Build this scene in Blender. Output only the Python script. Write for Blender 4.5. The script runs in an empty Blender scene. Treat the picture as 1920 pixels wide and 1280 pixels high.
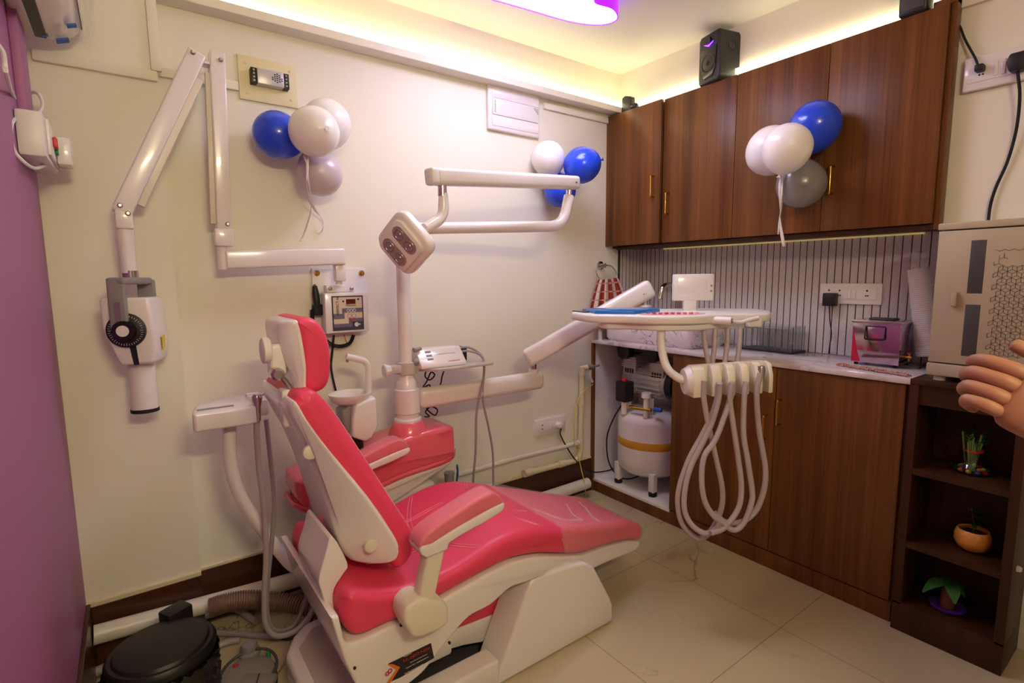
import bpy, bmesh, math, random
from math import sin, cos, pi, radians
from mathutils import Vector, Matrix

random.seed(7)
SC = bpy.context.scene
COL = SC.collection

# ------------------------------------------------------------------ camera
CAM = Vector((-2.6023, -2.1901, 1.2798))
YAW, PITCH, ROLL, FPX = 0.6309, -0.1206, -0.0095, 982.18
_f = Vector((sin(YAW) * cos(PITCH), cos(YAW) * cos(PITCH), sin(PITCH)))
_r0 = Vector((cos(YAW), -sin(YAW), 0.0))
_u0 = _r0.cross(_f)
_r = _r0 * cos(ROLL) + _u0 * sin(ROLL)
_u = _u0 * cos(ROLL) - _r0 * sin(ROLL)
cd = bpy.data.cameras.new('camera')
cd.sensor_width = 36.0
cd.lens = FPX / 1920.0 * 36.0
cd.clip_start = 0.02
co = bpy.data.objects.new('camera', cd)
COL.objects.link(co)
co.matrix_world = Matrix(((_r.x, _u.x, -_f.x, CAM.x), (_r.y, _u.y, -_f.y, CAM.y), (_r.z, _u.z, -_f.z, CAM.z), (0, 0, 0, 1)))
SC.camera = co


def P(px, py, X=None, Y=None, Z=None, d=None):
    """Where the sight line through a pixel of the photograph meets the plane X, Y, Z or the depth d."""
    v = _r * ((px - 960) / FPX) + _u * ((640 - py) / FPX) + _f
    if d is not None:
        t = d
    elif X is not None:
        t = (X - CAM.x) / v.x
    elif Y is not None:
        t = (Y - CAM.y) / v.y
    else:
        t = (Z - CAM.z) / v.z
    return CAM + v * t


def depth(p):
    return (p - CAM).dot(_f)


# ------------------------------------------------------------------ view, world, big lights
SC.view_settings.view_transform = 'Standard'
SC.view_settings.look = 'None'
SC.view_settings.gamma = 1.0
SC.view_settings.use_curve_mapping = False
SC.view_settings.exposure = 0.64
w = bpy.data.worlds.new('world')
SC.world = w
w.use_nodes = True
w.node_tree.nodes['Background'].inputs[0].default_value = (1.0, 0.9, 0.85, 1)
w.node_tree.nodes['Background'].inputs[1].default_value = 0.01
STRIP_POWER = 4.6
LAMP_POWER = 9.8
DOWN_POWER = 100.0


# ------------------------------------------------------------------ materials
def lin(c):
    return tuple((x / 255 / 12.92) if x / 255 <= 0.04045 else ((x / 255 + 0.055) / 1.055) ** 2.4 for x in c)


MATS = {}


def mat(name, rgb, rough=0.5, metal=0.0, spec=0.5, coat=0.0, trans=0.0, alpha=1.0, emit=None, estr=0.0, sss=0.0, bump=None, var=0.0, vscale=6.0, sheen=0.0):
    if name in MATS:
        return MATS[name]
    m = bpy.data.materials.new(name)
    m.use_nodes = True
    nt = m.node_tree
    b = nt.nodes['Principled BSDF']
    c = lin(rgb) + (1,)
    b.inputs['Base Color'].default_value = c
    b.inputs['Roughness'].default_value = rough
    b.inputs['Metallic'].default_value = metal
    b.inputs['Specular IOR Level'].default_value = spec
    b.inputs['Coat Weight'].default_value = coat
    b.inputs['Coat Roughness'].default_value = 0.08
    b.inputs['Transmission Weight'].default_value = trans
    b.inputs['Alpha'].default_value = alpha
    b.inputs['Sheen Weight'].default_value = sheen
    if sss:
        b.inputs['Subsurface Weight'].default_value = sss
        b.inputs['Subsurface Radius'].default_value = (0.02, 0.012, 0.012)
    if emit:
        b.inputs['Emission Color'].default_value = lin(emit) + (1,)
        b.inputs['Emission Strength'].default_value = estr
    tc = None
    if var or bump:
        tc = nt.nodes.new('ShaderNodeNewGeometry')
    if var:
        n = nt.nodes.new('ShaderNodeTexNoise')
        n.inputs['Scale'].default_value = vscale
        n.inputs['Detail'].default_value = 5
        nt.links.new(tc.outputs['Position'], n.inputs['Vector'])
        mx = nt.nodes.new('ShaderNodeMix')
        mx.data_type = 'RGBA'
        mx.inputs['A'].default_value = tuple(x * (1 - var) for x in c[:3]) + (1,)
        mx.inputs['B'].default_value = tuple(min(1, x * (1 + var)) for x in c[:3]) + (1,)
        nt.links.new(n.outputs['Fac'], mx.inputs['Factor'])
        nt.links.new(mx.outputs['Result'], b.inputs['Base Color'])
    if bump:
        n2 = nt.nodes.new('ShaderNodeTexNoise')
        n2.inputs['Scale'].default_value = bump[0]
        n2.inputs['Detail'].default_value = 4
        nt.links.new(tc.outputs['Position'], n2.inputs['Vector'])
        bp = nt.nodes.new('ShaderNodeBump')
        bp.inputs['Strength'].default_value = bump[1]
        bp.inputs['Distance'].default_value = bump[2] if len(bump) > 2 else 0.002
        nt.links.new(n2.outputs['Fac'], bp.inputs['Height'])
        nt.links.new(bp.outputs['Normal'], b.inputs['Normal'])
    MATS[name] = m
    return m


def wood(name, dark, light, scale=1.0, rough=0.35, axis='V'):
    """Laminate boards: plank bands of slightly different tone with a fine grain running along them."""
    m = bpy.data.materials.new(name)
    m.use_nodes = True
    nt = m.node_tree
    N, L = nt.nodes, nt.links
    b = N['Principled BSDF']
    b.inputs['Roughness'].default_value = rough
    b.inputs['Specular IOR Level'].default_value = 0.28
    g = N.new('ShaderNodeNewGeometry')
    sep = N.new('ShaderNodeSeparateXYZ')
    L.new(g.outputs['Position'], sep.inputs[0])
    add = N.new('ShaderNodeMath')
    add.operation = 'ADD'
    L.new(sep.outputs['X'], add.inputs[0])
    L.new(sep.outputs['Y'], add.inputs[1])
    cmb = N.new('ShaderNodeCombineXYZ')
    if axis == 'V':
        L.new(add.outputs[0], cmb.inputs[0])
        L.new(sep.outputs['Z'], cmb.inputs[2])
    else:
        L.new(sep.outputs['Z'], cmb.inputs[0])
        L.new(add.outputs[0], cmb.inputs[2])
    mp = N.new('ShaderNodeMapping')
    mp.inputs['Scale'].default_value = (110 * scale, 1, 1.6 * scale)
    L.new(cmb.outputs[0], mp.inputs['Vector'])
    n = N.new('ShaderNodeTexNoise')
    n.inputs['Scale'].default_value = 1.0
    n.inputs['Detail'].default_value = 6
    n.inputs['Distortion'].default_value = 0.6
    L.new(mp.outputs[0], n.inputs['Vector'])
    mp2 = N.new('ShaderNodeMapping')
    mp2.inputs['Scale'].default_value = (15 * scale, 1, 0.05)
    L.new(cmb.outputs[0], mp2.inputs['Vector'])
    n2 = N.new('ShaderNodeTexNoise')
    n2.inputs['Scale'].default_value = 1.0
    n2.inputs['Detail'].default_value = 1
    L.new(mp2.outputs[0], n2.inputs['Vector'])
    ma = N.new('ShaderNodeMath')
    ma.operation = 'MULTIPLY_ADD'
    L.new(n2.outputs['Fac'], ma.inputs[0])
    ma.inputs[1].default_value = 0.55
    mb = N.new('ShaderNodeMath')
    mb.operation = 'MULTIPLY'
    L.new(n.outputs['Fac'], mb.inputs[0])
    mb.inputs[1].default_value = 0.42
    L.new(mb.outputs[0], ma.inputs[2])
    cr = N.new('ShaderNodeValToRGB')
    cr.color_ramp.elements[0].position = 0.33
    cr.color_ramp.elements[0].color = lin(dark) + (1,)
    cr.color_ramp.elements[1].position = 0.72
    cr.color_ramp.elements[1].color = lin(light) + (1,)
    L.new(ma.outputs[0], cr.inputs['Fac'])
    L.new(cr.outputs[0], b.inputs['Base Color'])
    bp = N.new('ShaderNodeBump')
    bp.inputs['Strength'].default_value = 0.12
    bp.inputs['Distance'].default_value = 0.001
    L.new(n.outputs['Fac'], bp.inputs['Height'])
    L.new(bp.outputs['Normal'], b.inputs['Normal'])
    MATS[name] = m
    return m


def marble(name, base, vein, scale=3.0, rough=0.12, width=0.03, amount=1.0, tile=None, grout=(150, 140, 120)):
    """Pale stone with thin wandering veins; tile gives floor slabs of that edge with hairline joints."""
    m = bpy.data.materials.new(name)
    m.use_nodes = True
    nt = m.node_tree
    N, L = nt.nodes, nt.links
    b = N['Principled BSDF']
    b.inputs['Roughness'].default_value = rough
    g = N.new('ShaderNodeNewGeometry')
    n = N.new('ShaderNodeTexNoise')
    n.inputs['Scale'].default_value = scale
    n.inputs['Detail'].default_value = 5
    n.inputs['Distortion'].default_value = 1.5
    L.new(g.outputs['Position'], n.inputs['Vector'])
    s = N.new('ShaderNodeMath')
    s.operation = 'SUBTRACT'
    L.new(n.outputs['Fac'], s.inputs[0])
    s.inputs[1].default_value = 0.5
    a = N.new('ShaderNodeMath')
    a.operation = 'ABSOLUTE'
    L.new(s.outputs[0], a.inputs[0])
    cr = N.new('ShaderNodeValToRGB')
    cr.color_ramp.elements[0].position = 0.0
    cr.color_ramp.elements[0].color = lin(vein) + (1,)
    cr.color_ramp.elements[1].position = width
    cr.color_ramp.elements[1].color = lin(base) + (1,)
    L.new(a.outputs[0], cr.inputs['Fac'])
    n3 = N.new('ShaderNodeTexNoise')
    n3.inputs['Scale'].default_value = scale * 0.8
    L.new(g.outputs['Position'], n3.inputs['Vector'])
    cr3 = N.new('ShaderNodeValToRGB')
    cr3.color_ramp.elements[0].position = 0.48
    cr3.color_ramp.elements[1].position = 0.62
    L.new(n3.outputs['Fac'], cr3.inputs['Fac'])
    mu = N.new('ShaderNodeMath')
    mu.operation = 'MULTIPLY'
    L.new(cr3.outputs[0], mu.inputs[0])
    mu.inputs[1].default_value = amount
    mx = N.new('ShaderNodeMix')
    mx.data_type = 'RGBA'
    mx.inputs['A'].default_value = lin(base) + (1,)
    L.new(cr.outputs[0], mx.inputs['B'])
    L.new(mu.outputs[0], mx.inputs['Factor'])
    out = mx.outputs['Result']
    if tile:
        br = N.new('ShaderNodeTexBrick')
        br.offset = 0.0
        br.inputs['Scale'].default_value = 1.0
        br.inputs['Brick Width'].default_value = tile
        br.inputs['Row Height'].default_value = tile
        br.inputs['Mortar Size'].default_value = 0.0012
        br.inputs['Mortar Smooth'].default_value = 0.2
        br.inputs['Color1'].default_value = (1, 1, 1, 1)
        br.inputs['Color2'].default_value = (0.97, 0.97, 0.97, 1)
        br.inputs['Mortar'].default_value = (0.42, 0.38, 0.33, 1)
        mp = N.new('ShaderNodeMapping')
        mp.inputs['Location'].default_value = (0.17, 0.13, 0)
        L.new(g.outputs['Position'], mp.inputs['Vector'])
        L.new(mp.outputs[0], br.inputs['Vector'])
        m2 = N.new('ShaderNodeMix')
        m2.data_type = 'RGBA'
        m2.blend_type = 'MULTIPLY'
        m2.inputs['Factor'].default_value = 1.0
        L.new(out, m2.inputs['A'])
        L.new(br.outputs['Color'], m2.inputs['B'])
        out = m2.outputs['Result']
    L.new(out, b.inputs['Base Color'])
    MATS[name] = m
    return m


def ribbed_tile(name):
    """Speckled pale strips divided by narrow dark grooves, gilt on one flank."""
    m = bpy.data.materials.new(name)
    m.use_nodes = True
    nt = m.node_tree
    N, L = nt.nodes, nt.links
    b = N['Principled BSDF']
    b.inputs['Roughness'].default_value = 0.22
    g = N.new('ShaderNodeNewGeometry')
    sep = N.new('ShaderNodeSeparateXYZ')
    L.new(g.outputs['Position'], sep.inputs[0])
    add = N.new('ShaderNodeMath')
    add.operation = 'ADD'
    L.new(sep.outputs['X'], add.inputs[0])
    L.new(sep.outputs['Y'], add.inputs[1])
    ml = N.new('ShaderNodeMath')
    ml.operation = 'MULTIPLY'
    L.new(add.outputs[0], ml.inputs[0])
    ml.inputs[1].default_value = 1.0 / 0.0315
    fr = N.new('ShaderNodeMath')
    fr.operation = 'FRACT'
    L.new(ml.outputs[0], fr.inputs[0])
    cr = N.new('ShaderNodeValToRGB')
    e = cr.color_ramp.elements
    e[0].position = 0.0
    e[0].color = lin((26, 20, 16)) + (1,)
    e[1].position = 1.0
    e[1].color = (1, 1, 1, 1)
    x = cr.color_ramp.elements.new(0.09)
    x.color = lin((38, 28, 18)) + (1,)
    x = cr.color_ramp.elements.new(0.115)
    x.color = lin((190, 160, 70)) + (1,)
    x = cr.color_ramp.elements.new(0.16)
    x.color = (1, 1, 1, 1)
    L.new(fr.outputs[0], cr.inputs['Fac'])
    n = N.new('ShaderNodeTexNoise')
    n.inputs['Scale'].default_value = 420
    n.inputs['Detail'].default_value = 2
    L.new(g.outputs['Position'], n.inputs['Vector'])
    c2 = N.new('ShaderNodeValToRGB')
    c2.color_ramp.elements[0].position = 0.33
    c2.color_ramp.elements[0].color = lin((150, 140, 138)) + (1,)
    c2.color_ramp.elements[1].position = 0.43
    c2.color_ramp.elements[1].color = lin((205, 196, 196)) + (1,)
    L.new(n.outputs['Fac'], c2.inputs['Fac'])
    mx = N.new('ShaderNodeMix')
    mx.data_type = 'RGBA'
    mx.blend_type = 'MULTIPLY'
    mx.inputs['Factor'].default_value = 1.0
    L.new(cr.outputs[0], mx.inputs['A'])
    L.new(c2.outputs[0], mx.inputs['B'])
    L.new(mx.outputs['Result'], b.inputs['Base Color'])
    lt = N.new('ShaderNodeMath')
    lt.operation = 'GREATER_THAN'
    lt.inputs[1].default_value = 0.12
    L.new(fr.outputs[0], lt.inputs[0])
    bp = N.new('ShaderNodeBump')
    bp.inputs['Strength'].default_value = 0.6
    bp.inputs['Distance'].default_value = 0.003
    L.new(lt.outputs[0], bp.inputs['Height'])
    L.new(bp.outputs['Normal'], b.inputs['Normal'])
    MATS[name] = m
    return m


def checks(name, c1, c2, c3, scale):
    """Woven stripes for the towel."""
    m = bpy.data.materials.new(name)
    m.use_nodes = True
    nt = m.node_tree
    N, L = nt.nodes, nt.links
    b = N['Principled BSDF']
    b.inputs['Roughness'].default_value = 0.95
    uv = N.new('ShaderNodeUVMap')
    wv = N.new('ShaderNodeTexWave')
    wv.inputs['Scale'].default_value = scale
    wv.bands_direction = 'X'
    L.new(uv.outputs[0], wv.inputs['Vector'])
    cr = N.new('ShaderNodeValToRGB')
    cr.color_ramp.interpolation = 'CONSTANT'
    cr.color_ramp.elements[0].color = lin(c1) + (1,)
    cr.color_ramp.elements[1].position = 0.62
    cr.color_ramp.elements[1].color = lin(c2) + (1,)
    L.new(wv.outputs['Fac'], cr.inputs['Fac'])
    w2 = N.new('ShaderNodeTexWave')
    w2.bands_direction = 'Y'
    w2.inputs['Scale'].default_value = scale * 1.6
    L.new(uv.outputs[0], w2.inputs['Vector'])
    c4 = N.new('ShaderNodeValToRGB')
    c4.color_ramp.interpolation = 'CONSTANT'
    c4.color_ramp.elements[0].color = (0, 0, 0, 1)
    c4.color_ramp.elements[1].position = 0.93
    c4.color_ramp.elements[1].color = (1, 1, 1, 1)
    L.new(w2.outputs['Fac'], c4.inputs['Fac'])
    mx = N.new('ShaderNodeMix')
    mx.data_type = 'RGBA'
    L.new(c4.outputs[0], mx.inputs['Factor'])
    L.new(cr.outputs[0], mx.inputs['A'])
    mx.inputs['B'].default_value = lin(c3) + (1,)
    L.new(mx.outputs['Result'], b.inputs['Base Color'])
    MATS[name] = m
    return m


# ------------------------------------------------------------------ mesh helpers
def catmull(pts, n=8, closed=False):
    pts = [Vector(p) for p in pts]
    if len(pts) < 3 or n <= 1:
        return pts
    out = []
    N = len(pts)
    segs = N if closed else N - 1
    for i in range(segs):
        if closed:
            p0, p1, p2, p3 = pts[(i - 1) % N], pts[i], pts[(i + 1) % N], pts[(i + 2) % N]
        else:
            p1, p2 = pts[i], pts[i + 1]
            p0 = pts[i - 1] if i else p1 * 2 - p2
            p3 = pts[i + 2] if i + 2 < N else p2 * 2 - p1
        for k in range(n):
            t = k / n
            out.append(0.5 * ((2 * p1) + (p2 - p0) * t + (2 * p0 - 5 * p1 + 4 * p2 - p3) * t * t + (3 * p1 - p0 - 3 * p2 + p3) * t ** 3))
    if not closed:
        out.append(pts[-1])
    return out


def fillet(pts, r, n=6):
    """A polyline with its inner corners rounded to radius r."""
    pts = [Vector(p) for p in pts]
    out = [pts[0]]
    for i in range(1, len(pts) - 1):
        a, b, c = pts[i - 1], pts[i], pts[i + 1]
        d1, d2 = (a - b), (c - b)
        l = min(r, d1.length * 0.48, d2.length * 0.48)
        p, q = b + d1.normalized() * l, b + d2.normalized() * l
        for k in range(n + 1):
            t = k / n
            out.append(p * (1 - t) ** 2 + b * 2 * t * (1 - t) + q * t * t)
    out.append(pts[-1])
    return out


def V(*a):
    return Vector(a)


class B:
    def __init__(s):
        s.bm = bmesh.new()

    def _bev(s, verts, off, seg=2, ang=0.5):
        vs = set(verts)
        bmesh.ops.recalc_face_normals(s.bm, faces=[f for f in s.bm.faces if f.verts[0] in vs])
        s.bm.normal_update()
        es = [e for e in s.bm.edges if e.verts[0] in vs and e.verts[1] in vs and len(e.link_faces) == 2 and e.calc_face_angle(0) > ang]
        if es and off > 0:
            bmesh.ops.bevel(s.bm, geom=es, offset=off, segments=seg, affect='EDGES', profile=0.5, clamp_overlap=True)

    def box(s, lo, hi, bev=0.0, seg=2):
        lo, hi = Vector(lo), Vector(hi)
        lo, hi = Vector(map(min, lo, hi)), Vector(map(max, lo, hi))
        return s.obox((lo + hi) / 2, hi - lo, None, bev, seg)

    def obox(s, c, size, M3=None, bev=0.0, seg=2):
        r = bmesh.ops.create_cube(s.bm, size=1.0)
        vs = r['verts']
        for v in vs:
            q = Vector((v.co.x * size[0], v.co.y * size[1], v.co.z * size[2]))
            v.co = Vector(c) + (M3 @ q if M3 else q)
        s._bev(vs, bev, seg)
        return s

    def bar(s, a, b, wdt, hgt, up=(0, 0, 1), bev=0.0, seg=2):
        """A straight box from a to b."""
        a, b = Vector(a), Vector(b)
        x = (b - a).normalized()
        y = Vector(up).cross(x).normalized()
        z = x.cross(y)
        M = Matrix((x, y, z)).transposed()
        return s.obox((a + b) / 2, ((b - a).length, wdt, hgt), M, bev, seg)

    def tube(s, pts, r, seg=12, cap=True, sq=None):
        pts = [Vector(p) for p in pts]
        n = len(pts)
        R = r if isinstance(r, (list, tuple)) else [r] * n
        if len(R) != n:
            R = [R[0] + (R[-1] - R[0]) * i / (n - 1) for i in range(n)]
        rings = []
        t0 = (pts[1] - pts[0]).normalized()
        up = Vector((0, 0, 1)) if abs(t0.z) < 0.9 else Vector((1, 0, 0))
        x = up.cross(t0).normalized()
        for i in range(n):
            if i == 0:
                t = pts[1] - pts[0]
            elif i == n - 1:
                t = pts[-1] - pts[-2]
            else:
                t = (pts[i + 1] - pts[i]).normalized() + (pts[i] - pts[i - 1]).normalized()
            t = t.normalized() if t.length > 1e-9 else t0
            x = (x - t * x.dot(t))
            x = x.normalized() if x.length > 1e-6 else t.orthogonal().normalized()
            y = t.cross(x)
            ring = []
            for k in range(seg):
                a = 2 * pi * (k + 0.5) / seg
                ring.append(s.bm.verts.new(pts[i] + (x * cos(a) + y * sin(a)) * R[i]))
            rings.append(ring)
        s._skin(rings, cap)
        return s

    def _skin(s, rings, cap=True, closed=False):
        n = len(rings[0])
        m = len(rings)
        for i in range(m if closed else m - 1):
            a, b = rings[i], rings[(i + 1) % m]
            for k in range(n):
                s.bm.faces.new((a[k], a[(k + 1) % n], b[(k + 1) % n], b[k]))
        if cap and not closed:
            s.bm.faces.new(list(reversed(rings[0])))
            s.bm.faces.new(rings[-1])

    def ring(s, c, axis, R, r, seg=32, rs=8):
        """A torus."""
        ax = Vector(axis).normalized()
        x = ax.orthogonal().normalized()
        y = ax.cross(x)
        c = Vector(c)
        rings = []
        for i in range(seg):
            a = 2 * pi * i / seg
            d = x * cos(a) + y * sin(a)
            rings.append([s.bm.verts.new(c + d * (R + r * cos(2 * pi * k / rs)) + ax * (r * sin(2 * pi * k / rs))) for k in range(rs)])
        s._skin(rings, closed=True)
        return s

    def lathe(s, prof, c, axis=(0, 0, 1), seg=28, cap=True, x=None):
        ax = Vector(axis).normalized()
        x = Vector(x) if x else ax.orthogonal().normalized()
        y = ax.cross(x)
        c = Vector(c)
        rings = []
        for r, h in prof:
            rings.append([s.bm.verts.new(c + ax * h + (x * cos(2 * pi * k / seg) + y * sin(2 * pi * k / seg)) * max(r, 1e-4)) for k in range(seg)])
        s._skin(rings, cap)
        return s

    def prism(s, poly, o, u, v, d, bev=0.0, seg=2, ang=0.5):
        """poly (2-D) in the frame o,u,v pushed d along u x v."""
        o, u, v = Vector(o), Vector(u), Vector(v)
        n = u.cross(v).normalized()
        a = [s.bm.verts.new(o + u * p[0] + v * p[1]) for p in poly]
        b = [s.bm.verts.new(x.co + n * d) for x in a]
        k = len(a)
        s.bm.faces.new(list(reversed(a)))
        s.bm.faces.new(b)
        for i in range(k):
            s.bm.faces.new((a[i], a[(i + 1) % k], b[(i + 1) % k], b[i]))
        s._bev(a + b, bev, seg, ang)
        return s

    def side(s, poly, y0, y1, bev=0.0, seg=3, ang=0.5):
        """A profile in the XZ plane pushed from y0 to y1."""
        return s.prism(poly, (0, max(y0, y1), 0), (1, 0, 0), (0, 0, 1), abs(y1 - y0), bev, seg, ang)

    def soft(s, poly, y0, y1, r, n=5):
        """A cushion: the XZ profile pushed from y0 to y1 with its two rims rounded over r."""
        pts = [Vector((a, b)) for a, b in poly]
        k = len(pts)
        area = sum(pts[i].x * pts[(i + 1) % k].y - pts[(i + 1) % k].x * pts[i].y for i in range(k))
        if area < 0:
            pts.reverse()
        nor, lim = [], []
        for i in range(k):
            e1, e2 = (pts[i] - pts[i - 1]), (pts[(i + 1) % k] - pts[i])
            t = (e1.normalized() + e2.normalized())
            t = t.normalized() if t.length > 1e-6 else e2.normalized()
            nor.append(Vector((-t.y, t.x)))
        for i in range(k):
            best = 1e9
            p, d = pts[i], nor[i]
            for j in range(k):
                if j == i or (j + 1) % k == i:
                    continue
                a, b = pts[j], pts[(j + 1) % k]
                e = b - a
                den = d.x * e.y - d.y * e.x
                if abs(den) < 1e-12:
                    continue
                t = ((a.x - p.x) * e.y - (a.y - p.y) * e.x) / den
                u = ((a.x - p.x) * d.y - (a.y - p.y) * d.x) / den
                if t > 1e-5 and -1e-6 <= u <= 1 + 1e-6:
                    best = min(best, t)
            e1, e2 = (pts[i] - pts[i - 1]), (pts[(i + 1) % k] - pts[i])
            turn = math.atan2(e1.x * e2.y - e1.y * e2.x, e1.dot(e2))
            if turn > .02:
                best = min(best, (e1.length + e2.length) / 2 / turn * 2.2)
            lim.append(min(r, best * .40))
        for _ in range(6):
            lim = [min(lim[i], (lim[i - 1] + lim[i] + lim[(i + 1) % k]) / 3 + .0005) for i in range(k)]
        ya, yb = min(y0, y1), max(y0, y1)
        prof = []
        for q in range(n + 1):
            th = pi / 2 * q / n
            prof.append((ya + r * (1 - sin(th)), 1 - cos(th)))
        prof = [(ya + r * (1 - sin(pi / 2 * q / n)), 1 - cos(pi / 2 * q / n)) for q in range(n, -1, -1)]
        prof = prof + [(ya + yb - y, f) for y, f in reversed(prof)]
        rings = []
        for y, f in prof:
            rings.append([s.bm.verts.new((pts[i].x + nor[i].x * lim[i] * f, y, pts[i].y + nor[i].y * lim[i] * f)) for i in range(k)])
        s._skin(rings)
        return s

    def poly3(s, pts, thick, bev=0.0):
        """A flat polygon given by 3-D points, thickened against its normal."""
        pts = [Vector(p) for p in pts]
        n = (pts[1] - pts[0]).cross(pts[2] - pts[0]).normalized()
        a = [s.bm.verts.new(p) for p in pts]
        b = [s.bm.verts.new(p - n * thick) for p in pts]
        k = len(a)
        s.bm.faces.new(a)
        s.bm.faces.new(list(reversed(b)))
        for i in range(k):
            s.bm.faces.new((a[(i + 1) % k], a[i], b[i], b[(i + 1) % k]))
        s._bev(a + b, bev)
        return s

    def ball(s, c, r, sc=(1, 1, 1), M3=None, seg=24):
        rr = bmesh.ops.create_uvsphere(s.bm, u_segments=seg, v_segments=max(8, seg * 2 // 3), radius=1.0)
        for v in rr['verts']:
            q = Vector((v.co.x * r * sc[0], v.co.y * r * sc[1], v.co.z * r * sc[2]))
            v.co = Vector(c) + (M3 @ q if M3 else q)
        return s

    def xform(s, fn):
        for v in s.bm.verts:
            v.co = fn(v.co.copy())
        return s


def obj(name, b, m, parent=None, smooth=True, ang=40):
    me = bpy.data.meshes.new(name)
    bmesh.ops.recalc_face_normals(b.bm, faces=b.bm.faces)
    b.bm.to_mesh(me)
    b.bm.free()
    for p in me.polygons:
        p.use_smooth = smooth
    if smooth:
        me.set_sharp_from_angle(angle=radians(ang))
    me.materials.append(MATS[m] if isinstance(m, str) else m)
    o = bpy.data.objects.new(name, me)
    COL.objects.link(o)
    if parent is not None:
        o.parent = parent
        if parent.type == 'EMPTY':
            o.matrix_parent_inverse = Matrix.Translation(-parent.location)
    return o


def tag(o, label=None, cat=None, group=None, kind=None):
    for k, v in (('label', label), ('category', cat), ('group', group), ('kind', kind)):
        if v:
            o[k] = v
    return o


def thing(name, loc, label, cat, group=None):
    e = bpy.data.objects.new(name, None)
    e.empty_display_size = 0.05
    e.location = Vector(loc)
    COL.objects.link(e)
    return tag(e, label, cat, group)


def struct(name, b, m, smooth=False):
    return tag(obj(name, b, m, None, smooth), kind='structure')


def text(name, s, o, u, v, size, m, parent, align='CENTER', squeeze=1.0):
    """Raised lettering: o is the middle of the line, u the reading direction, v its up."""
    cu = bpy.data.curves.new(name, 'FONT')
    cu.body = s
    cu.size = size
    cu.align_x = align
    cu.align_y = 'CENTER'
    cu.extrude = 0.0003
    t = bpy.data.objects.new('tmp_text', cu)
    me = bpy.data.meshes.new_from_object(t)
    bpy.data.objects.remove(t)
    u, v = Vector(u).normalized(), Vector(v).normalized()
    v = (v - u * v.dot(u)).normalized()
    n = u.cross(v)
    for q in me.vertices:
        c = q.co.copy()
        q.co = Vector(o) + u * (c.x * squeeze) + v * c.y + n * c.z
    me.name = name
    me.materials.append(MATS[m])
    ob = bpy.data.objects.new(name, me)
    COL.objects.link(ob)
    ob.parent = parent
    if parent.type == 'EMPTY':
        ob.matrix_parent_inverse = Matrix.Translation(-parent.location)
    return ob


# palette
mat('wall_paint', (238, 232, 214), 0.55, spec=0.35, bump=(60, 0.06, 0.001), var=0.02, vscale=2)
mat('ceiling_paint', (240, 236, 228), 0.6)
mat('lilac_paint', (170, 102, 152), 0.5, var=0.03, vscale=3)
mat('skirting', (74, 38, 22), 0.3, var=0.1, vscale=8)
mat('gloss_white', (236, 228, 226), 0.22, coat=0.5)
mat('plastic_white', (232, 226, 222), 0.35)
mat('warm_white', (228, 218, 198), 0.4)
mat('grey_white', (196, 186, 178), 0.45)
mat('pink_vinyl', (230, 66, 100), 0.42, spec=0.45, bump=(900, 0.05, 0.0005), var=0.03)
mat('pink_gloss', (230, 96, 112), 0.2, coat=0.6)
mat('stitch', (240, 150, 165), 0.7)
mat('chrome', (205, 200, 196), 0.15, metal=1.0)
mat('steel_dull', (176, 172, 168), 0.35, metal=1.0)
mat('steel_mirror', (200, 180, 200), 0.12, metal=1.0)
mat('brass', (206, 160, 72), 0.22, metal=1.0)
mat('black', (18, 17, 18), 0.45)
mat('black_gloss', (14, 13, 14), 0.18, coat=0.4)
mat('black_rubber', (24, 23, 24), 0.75)
mat('dark_grey', (70, 66, 68), 0.5)
mat('mid_grey', (140, 133, 134), 0.45)
mat('hose_grey', (178, 164, 164), 0.4, bump=(120, 0.25, 0.002))
mat('cord_grey', (160, 146, 150), 0.5)
mat('pvc', (226, 216, 204), 0.35)
mat('pvc_cream', (220, 208, 172), 0.4)
mat('cream_board', (232, 220, 176), 0.5)
mat('blue_balloon', (24, 72, 222), 0.25, coat=0.3, sss=0.1)
mat('white_balloon', (244, 238, 236), 0.3, coat=0.2, sss=0.2)
mat('pearl_balloon', (208, 192, 196), 0.28, coat=0.3, sss=0.2)
mat('grey_balloon', (150, 142, 140), 0.25, coat=0.3, trans=0.25)
mat('ribbon', (238, 226, 222), 0.35)
mat('clear', (245, 240, 240), 0.05, trans=1.0)
mat('glass', (240, 245, 245), 0.02, trans=1.0)
mat('blue_tray', (16, 108, 190), 0.25, coat=0.3)
mat('blue_tape', (30, 92, 190), 0.5)
mat('yellow', (226, 196, 60), 0.5)
mat('amber_tape', (214, 152, 40), 0.4)
mat('red', (200, 34, 34), 0.4)
mat('green', (30, 130, 70), 0.4)
mat('orange', (222, 120, 24), 0.45)
mat('panel_navy', (60, 58, 76), 0.4)
mat('panel_slate', (106, 100, 116), 0.4)
mat('panel_cream', (216, 196, 172), 0.4)
mat('display_red', (96, 14, 20), 0.15)
mat('ink', (40, 34, 40), 0.5)
mat('ink_white', (226, 220, 220), 0.5)
mat('ink_red', (206, 48, 36), 0.5)
mat('sticker_dark', (24, 16, 14), 0.4)
mat('pink_pad', (224, 170, 178), 0.4)
mat('aluminium', (200, 196, 196), 0.35, metal=0.35)
mat('lens_mirror', (176, 158, 154), 0.4, metal=0.5)
mat('speaker_black', (34, 34, 36), 0.4)
mat('purple_glow', (120, 60, 255), 0.4, emit=(110, 40, 255), estr=6)
mat('cabinet_white', (182, 168, 142), 0.4)
mat('corrugated', (150, 116, 100), 0.35, trans=0.2)
mat('cup_paper', (226, 216, 210), 0.6)
mat('bead', (196, 150, 132), 0.35)
mat('leaf', (52, 108, 44), 0.45)
mat('leaf_dark', (36, 84, 34), 0.5)
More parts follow.
